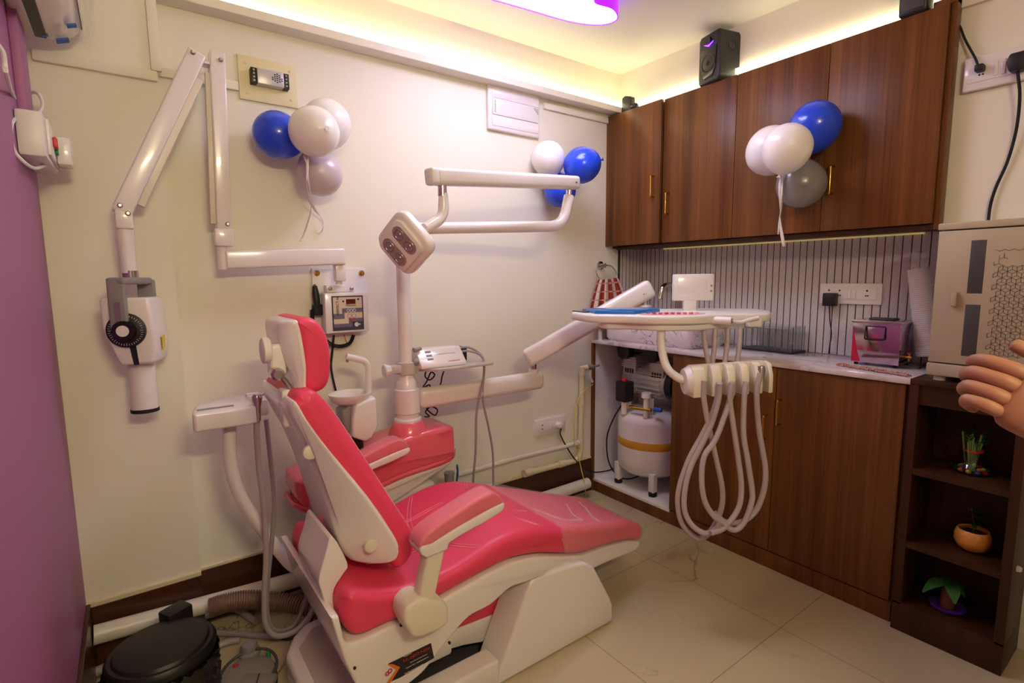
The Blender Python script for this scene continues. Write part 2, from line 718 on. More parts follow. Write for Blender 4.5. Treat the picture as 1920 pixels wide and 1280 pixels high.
mat('stalk', (110, 150, 80), 0.4)
mat('soil', (46, 34, 26), 0.9)
mat('orange_glaze', (226, 150, 62), 0.3, var=0.35, vscale=60, coat=0.4)
mat('purple_dish', (84, 40, 150), 0.35)
mat('bark', (120, 82, 52), 0.6, bump=(80, 0.5, 0.004))
mat('skin', (166, 116, 90), 0.5, sss=0.1)
mat('hair', (26, 20, 18), 0.5)
mat('olive_cloth', (66, 64, 40), 0.9)
mat('trouser_cloth', (38, 38, 44), 0.9)
mat('shoe', (30, 26, 24), 0.5)
mat('film', (250, 246, 248), 0.12, alpha=0.16, spec=0.8, bump=(70, 0.9, 0.006))
mat('thin_film', (250, 248, 248), 0.1, alpha=0.16, spec=0.9, bump=(45, 1.0, 0.008))
mat('led_warm', (255, 240, 190), 0.5, emit=(255, 244, 198), estr=STRIP_POWER)
mat('led_down', (255, 248, 220), 0.5, emit=(255, 245, 194), estr=DOWN_POWER)
mat('led_under', (255, 236, 160), 0.5, emit=(255, 228, 140), estr=0.12)
mat('lamp_white', (255, 250, 255), 0.5, emit=(230, 226, 255), estr=LAMP_POWER)
mat('lamp_purple', (120, 20, 220), 0.3, emit=(116, 12, 226), estr=2.0)
mat('tape_red', (196, 30, 60), 0.3, coat=0.5)
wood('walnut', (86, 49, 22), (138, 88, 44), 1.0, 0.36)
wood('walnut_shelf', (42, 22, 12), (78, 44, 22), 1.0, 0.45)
marble('floor_tile', (194, 179, 144), (118, 100, 78), 1.25, 0.2, 0.007, 1.0, tile=0.6)
marble('counter_marble', (226, 214, 214), (150, 136, 138), 5, 0.08, 0.05, 0.7)
marble('basin_marble', (232, 220, 218), (120, 100, 100), 9, 0.12, 0.03, 1.0)
ribbed_tile('ribbed_tile')
checks('towel_cloth', (150, 48, 30), (222, 200, 186), (200, 150, 130), 1.15)

# ------------------------------------------------------------------ the room
H = 2.433
XL, XP, YN, XN = -2.792, -2.464, -3.0, -0.226
YE = -1.56
struct('floor', B().box((XL - .1, YN - .1, -.05), (.1, .1, 0)), 'floor_tile')
struct('ceiling', B().box((XL - .1, YN - .1, H), (.1, .1, H + .06)), 'ceiling_paint')
struct('wall_back', B().box((XL - .1, 0, 0), (.1, .1, H)), 'wall_paint')
struct('trim_1', B().box((XL, -.054, 0), (XP, 0, H)), 'wall_paint')
struct('wall_left', B().box((XL - .1, YN - .1, 0), (XL, .1, H)), 'lilac_paint')
struct('wall_front', B().box((XL - .1, YN - .1, 0), (.1, YN, H)), 'wall_paint')
struct('wall_right', B().box((0, YE, 0), (.1, .1, H)).box((XN, YN - .1, 0), (.1, YE, H)), 'wall_paint')
struct('trim_2', B().box((-.213, YE, 2.192), (0, 0, H)), 'wall_paint')
struct('trim_3', B().box((XP, -.075, 2.194), (-.213, 0, 2.226), .003), 'wall_paint')
XT = P(1160, 500, Y=0).x
struct('wall_tiles', B().box((-.009, YE + .002, .9185), (0, 0, 1.4565)).box((XT, -.009, .9185), (-.009, 0, 1.4565)), 'ribbed_tile')
struct('trim_4', B().box((XT - .007, -.011, .918), (XT, 0, 1.462)), 'black')
bb = B().box((XP + .001, -.012, 0), (-.425, 0, .203), .002).box((XL + .012, -.066, 0), (XP, -.054, .214), .002)
struct('baseboard_back', bb, 'skirting')
struct('baseboard_left', B().box((XL, YN, 0), (XL + .012, -.054, .228), .002), 'skirting')
struct('trim_5', B().box((XP + .001, -.012, .203), (-.43, 0, .214), .002).box((XL, -.068, .214), (XP, -.054, .230), .002), 'pvc_cream')
p = P(1800, 14, X=XN)
struct('trim_6', B().box((XN - .018, YN, p.z - .01), (XN, YE, p.z + .02), .003), 'wall_paint')

# light strips and ceiling lamp
o = obj('led_strip', B().box((XP + .01, -.073, 2.229), (-.235, -.05, 2.250)), 'led_warm', None, False)
tag(o, 'long glowing warm white light strip on the ledge above the cream back wall', 'light strip', 'cove light strips')
o = obj('led_strip', B().box((-.237, -1.49, 2.212), (-.214, -.085, 2.236)), 'led_warm', None, False)
tag(o, 'glowing warm white light strip along the top of the brown wall cupboards', 'light strip', 'cove light strips')
o = obj('led_strip', B().box((-.030, -1.45, 1.438), (-.018, -.19, 1.446)), 'led_under', None, False)
tag(o, 'yellowish light strip hidden under the wall cupboards above the ribbed tiles', 'light strip')

far = [P(x, y, Z=2.36) for x, y in ((880, -14), (930, 0), (965, 10), (1000, 20), (1040, 32), (1080, 42), (1120, 46), (1146, 42), (1157, 32))]
ns = P(1113, 0, Z=2.36)
out = [(q.x, q.y) for q in far] + [((far[-1].x + ns.x) / 2 + .02, (far[-1].y + ns.y) / 2 - .015), (ns.x, ns.y), (-1.06, -.80), (-1.12, -.92), (-1.24, -.97), (-1.38, -.93), (-1.50, -.84), (-1.56, -.70), (-1.53, -.56), (-1.46, -.47)]
pl = [(q.x, q.y) for q in catmull([V(a, b, 0) for a, b in out], 5, True)]
cen = (sum(a for a, b in pl) / len(pl), sum(b for a, b in pl) / len(pl))


def grow(poly, d):
    r = []
    for i in range(len(poly)):
        a, b = V(*poly[i - 1], 0), V(*poly[(i + 1) % len(poly)], 0)
        t = (b - a).normalized()
        r.append((poly[i][0] + t.y * d, poly[i][1] - t.x * d))
    return r


L = thing('ceiling_lamp', (cen[0], cen[1], H), 'cloud shaped glowing white ceiling lamp with a purple rim', 'ceiling lamp')
obj('lamp_diffuser', B().prism(pl, (0, 0, 2.362), (1, 0, 0), (0, 1, 0), .022), 'lamp_white', L, False)
sgn = 1 if abs(sum(pl[i][0] * pl[(i + 1) % len(pl)][1] - pl[(i + 1) % len(pl)][0] * pl[i][1] for i in range(len(pl)))) == sum(pl[i][0] * pl[(i + 1) % len(pl)][1] - pl[(i + 1) % len(pl)][0] * pl[i][1] for i in range(len(pl))) else -1
og = grow(pl, .006 * sgn)
rb = B()
n_ = len(pl)
loops = [[rb.bm.verts.new((a, b, z)) for a, b in poly] for poly, z in ((pl, 2.358), (og, 2.358), (og, H - .001), (pl, H - .001))]
for a_, b_ in ((0, 1), (1, 2), (2, 3), (3, 0)):
    for i in range(n_):
        rb.bm.faces.new((loops[a_][i], loops[a_][(i + 1) % n_], loops[b_][(i + 1) % n_], loops[b_][i]))
obj('lamp_rim', rb, 'lamp_purple', L)

DL = thing('batten_light', (-2.35, YN, 2.05), 'warm white batten light on the wall behind the camera', 'wall light')
obj('light_bar', B().box((-2.60, YN + .035, 2.02), (-2.10, YN + .06, 2.08), .004), 'led_down', DL, False)
obj('light_body', B().box((-2.63, YN, 2.005), (-2.07, YN + .036, 2.095), .004), 'plastic_white', DL)

# ------------------------------------------------------------------ on the left wall and pilaster
TG = 'cable trunking on the walls'


def trunk(lo, hi, label, m='wall_paint'):
    tag(obj('cable_trunking', B().box(lo, hi, .003), m), label, 'cable trunking', TG)


z1 = P(170, 122, Y=-.06).z
trunk((XL + .02, -.070, z1 - .016), (XP - .004, -.054, z1 + .016), 'long level cream cable trunking on the pilaster, left of the folding arm')
a, b = P(277, 60, Y=-.06).x, P(297, 60, Y=-.06).x
trunk((a, -.069, z1 + .017), (b, -.054, H), 'upright cream cable trunking rising to the ceiling from the left end of the ledge')
z2 = P(380, 152, Y=0).z
trunk((XP + .002, -.016, z2 - .014), (P(446, 160, Y=0).x, 0, z2 + .016), 'short cream cable trunking running behind the folding arm to the driver board')
a, b = P(1018, 200, Y=0), P(1140, 230, Y=0)
trunk((a.x, -.014, a.z - .012), (XT + .0, 0, a.z + .02), 'short level cream cable trunking between the breaker box and the brown cupboards')
a = P(31, 150, X=XL)
trunk((XL, P(26, 150, X=XL).y, P(31, 216, X=XL).z), (XL + .02, P(38, 150, X=XL).y, 2.2), 'upright lilac painted cable trunking below the air conditioner', 'lilac_paint')

# air conditioner
prof = [(XL, 1.965), (-2.70, 1.968), (-2.668, 1.985), (-2.645, 2.015), (-2.640, 2.045), (-2.655, 2.12), (-2.69, 2.21), (-2.735, 2.255), (XL, 2.255)]
A = thing('air_conditioner', (XL + .07, -.55, 1.97), 'white split air conditioner with blue tape high on the lilac wall', 'air conditioner')
obj('body', B().side(prof, -.95, -.13, .012), 'gloss_white', A)
a, b = P(66, 65, Z=1.966), P(87, 66, Z=1.966)
obj('air_outlet', B().box((a.x, -.92, 1.958), (b.x, a.y - .01, 1.975)), 'black', A)
q = P(118, 55, Z=1.985)
obj('panel_seam', B().tube([(-2.648, -.9, 2.008), (-2.648, -.15, 2.008), (-2.655, -.128, 2.02)], .0016, 6), 'dark_grey', A)
for (x, y, zz, s_) in ((117, 72, 1.966, .030), (134, 44, 1.986, .022), (84, 62, 1.966, .014)):
    q = P(x, y, Z=zz)
    obj('tape', B().obox((q.x, q.y, q.z - .006), (s_, s_, .004), Matrix.Rotation(-.35, 3, 'Y')), 'blue_tape', A)
flm = B()
cols = 7
rows = [[flm.bm.verts.new(P(150 + i * 4.6 + 2 * sin(j * 1.3), -25 + j * 12 + (6 if i % 2 else 0) * (j / 7), Y=-.12 - .012 * sin(i * 1.9 + j))) for i in range(cols)] for j in range(9)]
for j in range(8):
    for i in range(cols - 1):
        flm.bm.faces.new((rows[j][i], rows[j][i + 1], rows[j + 1][i + 1], rows[j + 1][i]))
obj('plastic_film', flm, 'film', A)

# isolator box and its cable
yb = -.30
sb = [P(22, 222, X=XL), P(62, 226, Y=yb + .02), P(95, 262, Y=-.16), P(90, 296, Y=-.16), P(66, 309, Y=yb + .02)]
zt, zb = P(45, 224, Y=-.28).z, P(50, 306, Y=-.28).z
S = thing('switch_box', (XL + .03, -.22, zb), 'white isolator box with red switch and plug on the lilac wall', 'switch box')
xr = P(96, 275, Y=-.14).x
obj('body', B().box((XL, -.40, zb), (XL + .055, -.12, zt), .008), 'plastic_white', S)
face = B().box((XL + .055, -.37, zb + .012), (XL + .062, -.14, zt - .012), .002)
obj('face_plate', face, 'gloss_white', S)
zm = (zt + zb) / 2
obj('switch', B().box((XL + .062, -.31, zm - .012), (XL + .071, -.28, zm + .014), .002), 'red', S)
obj('indicator', B().box((XL + .062, -.275, zm - .024), (XL + .069, -.255, zm - .004), .001), 'green', S)
obj('plug', B().box((XL + .062, -.245, zm - .045), (XL + .095, -.17, zm + .03), .006), 'gloss_white', S)
cab = [P(-6, 80, X=-2.77), P(6, 100, X=-2.76), P(12, 140, X=-2.75), P(28, 185, Y=-.3), P(52, 210, Y=-.25), P(72, 212, Y=-.2), P(80, 195, Y=-.18), P(72, 176, Y=-.18), P(58, 174, Y=-.16), P(50, 190, Y=-.14), P(60, 222, Y=-.2), P(42, 217, Y=-.3), P(25, 226, Y=-.42), P(20, 250, Y=-.44), P(28, 285, Y=-.44), P(60, 314, Y=-.40), P(82, 310, Y=-.28), P(90, 300, Y=-.21)]
o = obj('power_cable', B().tube(catmull(cab, 8), .0042, 8), 'plastic_white')
tag(o, 'white cable looping down the lilac wall from the air conditioner to the isolator box', 'cable')

# ------------------------------------------------------------------ on the back wall
# driver board
c = [P(448, 104, Y=-.008), P(558, 122, Y=-.008), P(556, 201, Y=-.008), P(446, 186, Y=-.008)]
xa, xb = (c[0].x + c[3].x) / 2, (c[1].x + c[2].x) / 2
za, zb_ = (c[2].z + c[3].z) / 2, (c[0].z + c[1].z) / 2
D = thing('power_supply', ((xa + xb) / 2, -.008, za), 'silver light driver screwed to a square cream board on the back wall', 'power supply')
obj('mounting_board', B().box((xa, -.010, za), (xb, 0, zb_), .002), 'cream_board', D)
a, b = P(470, 148, Y=-.03), P(541, 152, Y=-.03)
zc = (za + zb_) / 2 + .004
obj('driver', B().box((a.x + .02, -.046, zc - .027), (b.x - .02, -.010, zc + .027), .003), 'aluminium', D)
for xx in (a.x, b.x - .02):
    t_ = obj('terminal_block', B().box((xx, -.040, zc - .027), (xx + .02, -.010, zc + .027), .002), 'black', D)
    sb_ = B()
    for k in range(4):
        sb_.lathe([(.0035, 0), (.0035, .003)], (xx + .010, -.040, zc - .018 + k * .012), (0, -1, 0), 8)
    obj('screw', sb_, 'steel_dull', t_)
g = B()
for i in range(5):
    for j in range(5 - abs(i - 2) - (1 if i in (0, 4) else 0)):
        g.box((b.x - .062 + i * .008, -.0468, zc - .014 + j * .007 + abs(i - 2) * .0035), (b.x - .056 + i * .008, -.046, zc - .010 + j * .007 + abs(i - 2) * .0035))
obj('vent', g, 'ink', D)
for xx in (xa + .025, xb - .025):
    for zz in (za + .025, zb_ - .025):
        obj('screw', B().lathe([(.005, 0), (.004, .002)], (xx, -.010, zz), (0, -1, 0), 10), 'pvc_cream', D)

# breaker box
c = [P(917, 154, Y=-.03), P(1015, 178, Y=-.03), P(1014, 259, Y=-.03), P(919, 240, Y=-.03)]
xa, xb = (c[0].x + c[3].x) / 2, (c[1].x + c[2].x) / 2
za, zb_ = (c[2].z + c[3].z) / 2, (c[0].z + c[1].z) / 2
K = thing('breaker_box', ((xa + xb) / 2, -.02, za), 'white rectangular breaker box with hinged lid high on the back wall', 'breaker box')
obj('frame', B().box((xa, -.020, za), (xb, 0, zb_), .008, 3), 'gloss_white', K)
hh = zb_ - za
obj('lid', B().box((xa + .022, -.026, za + hh * .34), (xb - .012, -.018, za + hh * .70), .002), 'plastic_white', K)
obj('cover', B().box((xa + .022, -.0225, za + hh * .71), (xb - .012, -.018, zb_ - .014), .001).box((xa + .022, -.0225, za + .02), (xb - .012, -.018, za + hh * .33), .001), 'gloss_white', K)
obj('catch', B().prism([(0, 0), (-.03, .03), (0, .03)], (xb - .016, -.026, za + hh * .52), (1, 0, 0), (0, 0, 1), .003), 'grey_white', K)
text('lettering', 'SCHNEIDER', (xa + .036, -.0265, za + hh * .52), (0, 0, 1), (-1, 0, 0), .011, 'mid_grey', K)


def socket(o, xdir, wd, ht, label, items, th=.012, m='gloss_white'):
    """A switch plate whose face looks along xdir x z; items are (kind, along)."""
    u = Vector(xdir)
    n = u.cross(V(0, 0, 1))
    M = Matrix((u, -n, V(0, 0, 1))).transposed()
    o = Vector(o)
    T = thing('switch_plate', o, label, 'switch plate', 'switch plates')
    obj('plate', B().obox(o + n * (th / 2), (wd, th, ht), M, .004), m, T)
    obj('insert', B().obox(o + n * (th + .0012), (wd * .86, .0026, ht * .56), M, .001), 'plastic_white', T)
    for kind, s in items:
        q = o + u * (s * wd) + n * (th + .0025)
        if kind == 's':
            obj('switch', B().obox(q + n * .001, (wd * .06, .005, ht * .44), M, .0015), 'gloss_white', T)
        else:
            h = B()
            for (dx, dz, r) in ((0, .13, .0042), (-.035, -.07, .0032), (.035, -.07, .0032)):
                h.lathe([(r, 0), (r, .0006)], q + u * (dx * ht * 1.2) + V(0, 0, dz * ht * 1.2), n, 10)
            obj('socket_holes', h, 'ink', T)
    return T, u, n, M


# low socket with plug and cord
a, b, c_ = P(1003, 797, Y=-.01), P(1060, 783, Y=-.01), P(1031, 815, Y=-.01)
o0 = V((a.x + b.x) / 2, 0, P(1031, 798, Y=-.01).z)
socket(o0, (1, 0, 0), b.x - a.x, P(1031, 785, Y=-.01).z - c_.z, 'white switch plate with a white plug, low on the cream back wall', [('h', -.28), ('s', -.06), ('s', .03), ('h', .26)])
q = P(1050, 797, Y=-.03)
pg = thing('plug', q, 'round white plug in the low back wall socket', 'plug', 'plugs')
obj('plug_body', B().lathe([(.021, 0), (.021, .016), (.017, .026), (.008, .03)], (q.x, -.014, q.z), (0, -1, 0), 20), 'gloss_white', pg)
cord = [V(q.x, -.04, q.z - .015), P(1051, 815, Y=-.04), P(1064, 840, Y=-.04), P(1082, 866, Y=-.05), P(1100, 880, Y=-.08), P(1116, 885, Y=-.03), P(1140, 882, Y=-.10), P(1150, 878, Y=-.16)]
obj('cord', B().tube(catmull(cord, 8), .004, 8), 'black_rubber', pg)

# pipes
def pipe(name, pts, r, label, m='pvc', fit=(), cat='pipe', caps=()):
    T = thing(name, pts[0], label, cat, 'plastic pipes along the back wall')
    obj('tube', B().tube(fillet(pts, r * 2.2), r, 14), m, T)
    for f in fit:
        q, ax = f
        obj('coupling', B().lathe([(r * 1.3, -r * 1.6), (r * 1.3, r * 1.6)], q, ax, 16), m, T)
    return T


yq = -.035
pipe('water_pipe', [P(858, 890, Y=yq), P(960, 861, Y=yq), P(1088, 829, Y=yq)], .0125, 'thin white plastic pipe running level below the low socket', fit=((P(1084, 830, Y=yq), (1, 0, 0)),))
pl_ = pipe('water_pipe', [P(985, 888, Y=yq), P(1082, 862, Y=yq), P(1088, 850, Y=yq), P(1092, 690, Y=yq), P(1104, 688, Y=yq - .03)], .0155, 'upright cream pipe with a tap at its top beside the open cupboard', 'pvc_cream', fit=((P(990, 886, Y=yq), (1, 0, 0)), (P(1053, 869, Y=yq), (1, 0, 0)), (P(1090, 752, Y=yq), (0, 0, 1)), (P(1088, 830, Y=yq), (0, 0, 1)), (P(1092, 695, Y=yq), (0, 0, 1))))
q = P(1104, 688, Y=yq - .03)
obj('valve', B().lathe([(.013, -.02), (.016, 0), (.013, .02)], q + V(.01, 0, 0), (1, 0, 0), 12).bar(q + V(.02, -.005, .0), q + V(.075, -.01, .004), .012, .012, bev=.003), 'mid_grey', pl_)
obj('outlet', B().tube(catmull([q + V(.012, 0, -.015), q + V(.012, 0, -.06), q + V(.03, 0, -.09)], 6), [.010, .008], 10), 'pvc', pl_)
dp = [P(178, 1193, Y=-.115), P(392, 1138, Y=-.09), P(575, 1088, Y=-.075)]
zf = .033
T = thing('drain_pipe', V(-1.6, -.06, zf), 'thick white drain pipe lying on the floor along the skirting', 'pipe', 'plastic pipes along the back wall')
obj('tube', B().tube([P(175, 1191, Y=-.112), P(573, 1081, Y=-.066), P(1102, 905, Y=-.066)], .031, 18), 'pvc', T)
for k, (x, y) in enumerate(((204, 1172), (225, 1165), (242, 1160))):
    q = P(x, y, Y=-.105)
    tag(obj('pipe_cap', B().ball((q.x, q.y, q.z), .0085 - .001 * k, (1, 1, .9), None, 12), 'pvc_cream'), ('flattest white blob on the drain pipe, nearest the lilac wall', 'middle one of the three white blobs on the drain pipe', 'white blob on the drain pipe, furthest from the lilac wall')[k], 'cap', 'blobs on the drain pipe')
yc = [P(1104, 770, Y=-.05), P(1086, 745, Y=-.05), P(1078, 775, Y=-.05), P(1077, 830, Y=-.06), P(1085, 858, Y=-.06), P(1090, 880, Y=-.07), P(1096, 905, Y=-.09), P(1098, 929, Z=.006)]
yc = [P(1112, 720, Y=-.04), P(1096, 732, Y=-.05)] + yc[1:]
tag(obj('wire', B().tube(catmull(yc, 8), .0028, 6), 'yellow'), 'thin yellow wire hanging beside the upright cream pipe', 'wire')

# towel ring and towel
q = P(1125, 498, Y=-.0)
TR = thing('towel_ring', (q.x, 0, q.z), 'chrome towel ring on the back wall beside the ribbed tiles', 'towel ring')
obj('rosette', B().lathe([(.026, 0), (.026, .006), (.014, .012), (.010, .034), (.013, .040), (.006, .046)], (q.x, 0, q.z), (0, -1, 0), 20), 'chrome', TR)
rc = P(1137, 509, Y=-.045)
ring = [P(x, y, Y=-.042) for x, y in ((1126, 499), (1134, 497), (1146, 499), (1154, 508), (1156, 518), (1150, 526), (1136, 526), (1124, 522), (1118, 511), (1120, 501))]
obj('hoop', B().tube(catmull(ring, 5, True) + [ring[0]], .0035, 8), 'chrome', TR)
tw = B()
uvl = tw.bm.loops.layers.uv.new('UVMap')
top = [P(x, y, Y=-.05) for x, y in ((1124, 523), (1130, 524), (1136, 525), (1141, 525), (1147, 524), (1153, 522))]
R_ = []
nr = 14
for j in range(nr + 1):
    t = j / nr
    row = []
    for i in range(19):
        s_ = i / 18
        bx = 1122 + 36 * s_
        by = 524 - 4 * s_ * s_
        ex = 1098 + 92 * s_
        ey = 615
        k = t ** .8
        row.append(tw.bm.verts.new(P(bx + (ex - bx) * k, by + (ey - by) * t, Y=-.045 - .02 * t + .014 * sin(i * 1.6) * (.4 + t * .6))))
    R_.append(row)
for j in range(nr):
    for i in range(18):
        f = tw.bm.faces.new((R_[j][i], R_[j][i + 1], R_[j + 1][i + 1], R_[j + 1][i]))
        for lp, (ii, jj) in zip(f.loops, ((i, j), (i + 1, j), (i + 1, j + 1), (i, j + 1))):
            lp[uvl].uv = (ii / 18, jj / nr)
to = obj('towel', tw, 'towel_cloth')
md = to.modifiers.new('s', 'SOLIDIFY')
md.thickness = .004
tag(to, 'red and white striped towel hanging from the chrome ring', 'towel')

# ------------------------------------------------------------------ balloons
BG = 'balloons taped up in bunches'


def balloon(px, py, rp, Y=None, X=None, m='white_balloon', label='', knot=(0, 0, -1), off=0.0):
    c = P(px, py, X=X, Y=Y)
    r = rp * depth(c) / FPX * .97
    k = Vector(knot).normalized()
    pr_ = []
    for i in range(17):
        a = pi * i / 16
        rr = sin(a)
        hh = -cos(a)
        if hh > 0:
            hh *= 1.12
            rr *= 1 - .05 * hh * hh
        pr_.append((r * rr, r * hh))
    pr_[-1] = (r * .06, r * 1.13)
    pr_ += [(r * .035, r * 1.17), (r * .08, r * 1.22), (r * .10, r * 1.25)]
    T = thing('balloon', c, label, 'balloon', BG)
    obj('skin', B().lathe(pr_[:-3], c, k, 32), m, T)
    obj('knot', B().lathe(pr_[-4:], c, k, 10), m, T)
    return c, r


def ribbon(pts, wd, label, twist=2.0):
    pts = catmull(pts, 6)
    b = B()
    n = len(pts)
    prev = None
    for i, q in enumerate(pts):
        a = twist * i / n * pi + .3
        s_ = _r * cos(a) * wd + _f * sin(a) * wd
        cur = (b.bm.verts.new(q - s_), b.bm.verts.new(q + s_))
        if prev:
            b.bm.faces.new((prev[0], prev[1], cur[1], cur[0]))
        prev = cur
    o = obj('ribbon', b, 'ribbon')
    md = o.modifiers.new('s', 'SOLIDIFY')
    md.thickness = .0006
    return tag(o, label, 'ribbon', 'white curling ribbons')


balloon(520, 253, 44.5, Y=-.115, m='blue_balloon', label='blue balloon below the cream driver board on the back wall', knot=(1, .1, -.35))
balloon(612, 232, 46, Y=-.115, m='white_balloon', label='whitest balloon, tucked behind the large front one beside the blue balloon', knot=(-.3, .3, -1))
balloon(600, 326, 42, Y=-.115, m='pearl_balloon', label='lowest pearly lilac balloon of the bunch below the driver board', knot=(-.4, .2, 1))
balloon(589, 247, 47, Y=-.27, m='white_balloon', label='large ivory balloon in front of its bunch, its knot facing out', knot=(.12, -1, -.1))
ribbon([P(571, 290, Y=-.22), P(577, 312, Y=-.23), P(575, 345, Y=-.24), P(580, 372, Y=-.12), P(592, 395, Y=-.06), P(606, 412, Y=-.03), P(604, 432, Y=-.02), P(597, 437, Y=-.02)], .006, 'white ribbon curling below the balloon bunch beside the driver board')
ribbon([P(577, 290, Y=-.225), P(577, 330, Y=-.235), P(583, 370, Y=-.12), P(582, 400, Y=-.05), P(570, 440, Y=-.02), P(563, 452, Y=-.02)], .0045, 'straight white ribbon trailing left below the driver board balloons', 1.2)
balloon(1028, 297, 32.5, Y=-.10, m='white_balloon', label='white balloon below the breaker box on the back wall', knot=(.5, .2, -1))
balloon(1050, 358, 31, Y=-.105, m='blue_balloon', label='lower blue balloon half hidden behind the upper lamp arm', knot=(0, .1, 1))
balloon(1090, 310, 34.5, Y=-.215, m='blue_balloon', label='blue balloon behind the right end of the upper lamp arm', knot=(.6, -1, .2))
balloon(1528, 236, 46, X=-.40, m='blue_balloon', label='blue balloon on the brown wall cupboard doors', knot=(.1, .2, -1))
balloon(1502, 346, 44.5, X=-.40, m='grey_balloon', label='translucent grey balloon, lowest of the bunch on the cupboard doors', knot=(-.1, .2, 1))
balloon(1447, 282, 46, X=-.45, m='white_balloon', label='white balloon at the outer left of the bunch on the cupboard doors', knot=(.5, 1, -.4))
balloon(1476, 277, 45, X=-.59, m='white_balloon', label='foremost white balloon of the bunch on the cupboard doors', knot=(-.1, .2, -1))
ribbon([P(1465, 322, X=-.5), P(1462, 345, X=-.5), P(1464, 385, X=-.48), P(1463, 420, X=-.46), P(1470, 462, X=-.45)], .006, 'wide white ribbon hanging from the balloons on the cupboard doors')
ribbon([P(1467, 322, X=-.5), P(1466, 360, X=-.5), P(1462, 400, X=-.48), P(1459, 440, X=-.46)], .003, 'narrow white ribbon hanging from the balloons on the cupboard doors')


def XZ(pts, Y):
    return [(lambda q: (q.x, q.z))(P(x, y, Y=Y)) for x, y in pts]


def smooth2(pts, n=5):
    return [(q.x, q.y) for q in catmull([V(a, b, 0) for a, b in pts], n, True)]


# ------------------------------------------------------------------ wall mounted x-ray machine
X = thing('xray_machine', P(635, 560, Y=0), 'white wall mounted dental x-ray machine with long folding arm', 'x-ray machine')
a, b, c = P(584, 503, Y=-.006), P(686, 505, Y=-.006), P(640, 640, Y=-.006)
obj('wall_plate', B().box((a.x, -.008, c.z + .06), (b.x, 0, a.z), .002), 'plastic_white', X)
sc = B()
for px in (594, 678):
    q = P(px, 512, Y=-.008)
    sc.lathe([(.012, 0), (.012, .002), (.006, .003), (.005, .008)], (q.x, -.008, q.z), (0, -1, 0), 12)
obj('screw', sc, 'brass', X)
yf = -.075
a, b, c = P(608, 549, Y=yf), P(690, 547, Y=yf), P(612, 626, Y=yf)
zt, zb = a.z, c.z
BX = obj('control_box', B().box((a.x, yf, zb), (b.x, -.008, zt), .006), 'gloss_white', X)
q0, q1 = P(612, 535, Y=-.05), P(665, 547, Y=-.05)
obj('bracket', B().box((q0.x, -.05, q1.z), (q1.x, -.008, q0.z), .003), 'gloss_white', X)
sc = B()
for px in (619, 659):
    q = P(px, 541, Y=-.05)
    sc.lathe([(.008, 0), (.008, .003), (.004, .006)], (q.x, -.05, q.z), (0, -1, 0), 12)
obj('screw', sc, 'steel_dull', X)
TL, TR_, BL = P(621, 555, Y=yf), P(680, 553.5, Y=yf), P(622, 621, Y=yf)
pw, ph = TR_.x - TL.x, TL.z - BL.z
o_ = V(TL.x, yf, BL.z)


def panel(name, poly, d, m, lay):
    return obj(name, B().prism([(x * pw, y * ph) for x, y in poly], o_ - V(0, lay, 0), (1, 0, 0), (0, 0, 1), d), m, BX, False)


def rc(x0, y0, x1, y1):
    return [(x0, y0), (x1, y0), (x1, y1), (x0, y1)]


panel('front_panel', rc(0, 0, 1, 1), .0008, 'panel_navy', .0002)
panel('panel_field', [(.04, .23), (.04, .96), (.96, .96), (.96, .26), (.60, .26), (.60, .19), (.55, .19), (.04, .17)], .0006, 'panel_cream', .001)
panel('panel_band', [(.04, .34), (.38, .34), (.38, .52), (.96, .52), (.96, .64), (.31, .64), (.31, .49), (.04, .49)], .0006, 'panel_slate', .0016)
panel('panel_band', [(.04, .10), (.62, .10), (.62, .24), (.96, .24), (.96, .35), (.51, .35), (.51, .20), (.04, .20)], .0006, 'panel_slate', .0016)
panel('display', rc(.45, .76, .75, .90), .001, 'display_red', .0022)
dots = B()
for k in range(3):
    dots.ring(o_ + V((.50 + .10 * k) * pw, -.0024, .575 * ph), (0, 1, 0), .0055, .0012, 14, 6)
obj('button_ring', dots, 'ink_white', BX)
dots = B()
for k in range(2):
    dots.ring(o_ + V((.54 + .145 * k) * pw, -.0018, .415 * ph), (0, 1, 0), .0085, .0006, 18, 6)
obj('button_outline', dots, 'ink', BX)
obj('button', B().lathe([(.006, 0), (.0055, .003)], o_ + V(.61 * pw, -.002, .29 * ph), (0, -1, 0), 14), 'red', BX)
obj('emblem', B().lathe([(.009, 0), (.009, .0006)], o_ + V(.76 * pw, -.0018, .16 * ph), (0, -1, 0), 16).box(o_ + V(.78 * pw, -.0024, .14 * ph), o_ + V(.88 * pw, -.0018, .18 * ph)), 'ink_white', BX)
dm = B()
for (x, y) in ((.36, .84), (.84, .89)):
    dm.lathe([(.004, 0), (.004, .0006)], o_ + V(x * pw, -.0018, y * ph), (0, -1, 0), 10)
obj('symbol', dm, 'ink', BX)
text('lettering', 'PERFECT-66', o_ + V(.18 * pw, -.0022, .72 * ph), (0, 0, 1), (-1, 0, 0), .0150, 'ink', BX)
text('lettering', 'TIME IN SEC', o_ + V(.60 * pw, -.0022, .715 * ph), (1, 0, 0), (0, 0, 1), .008, 'ink', BX)
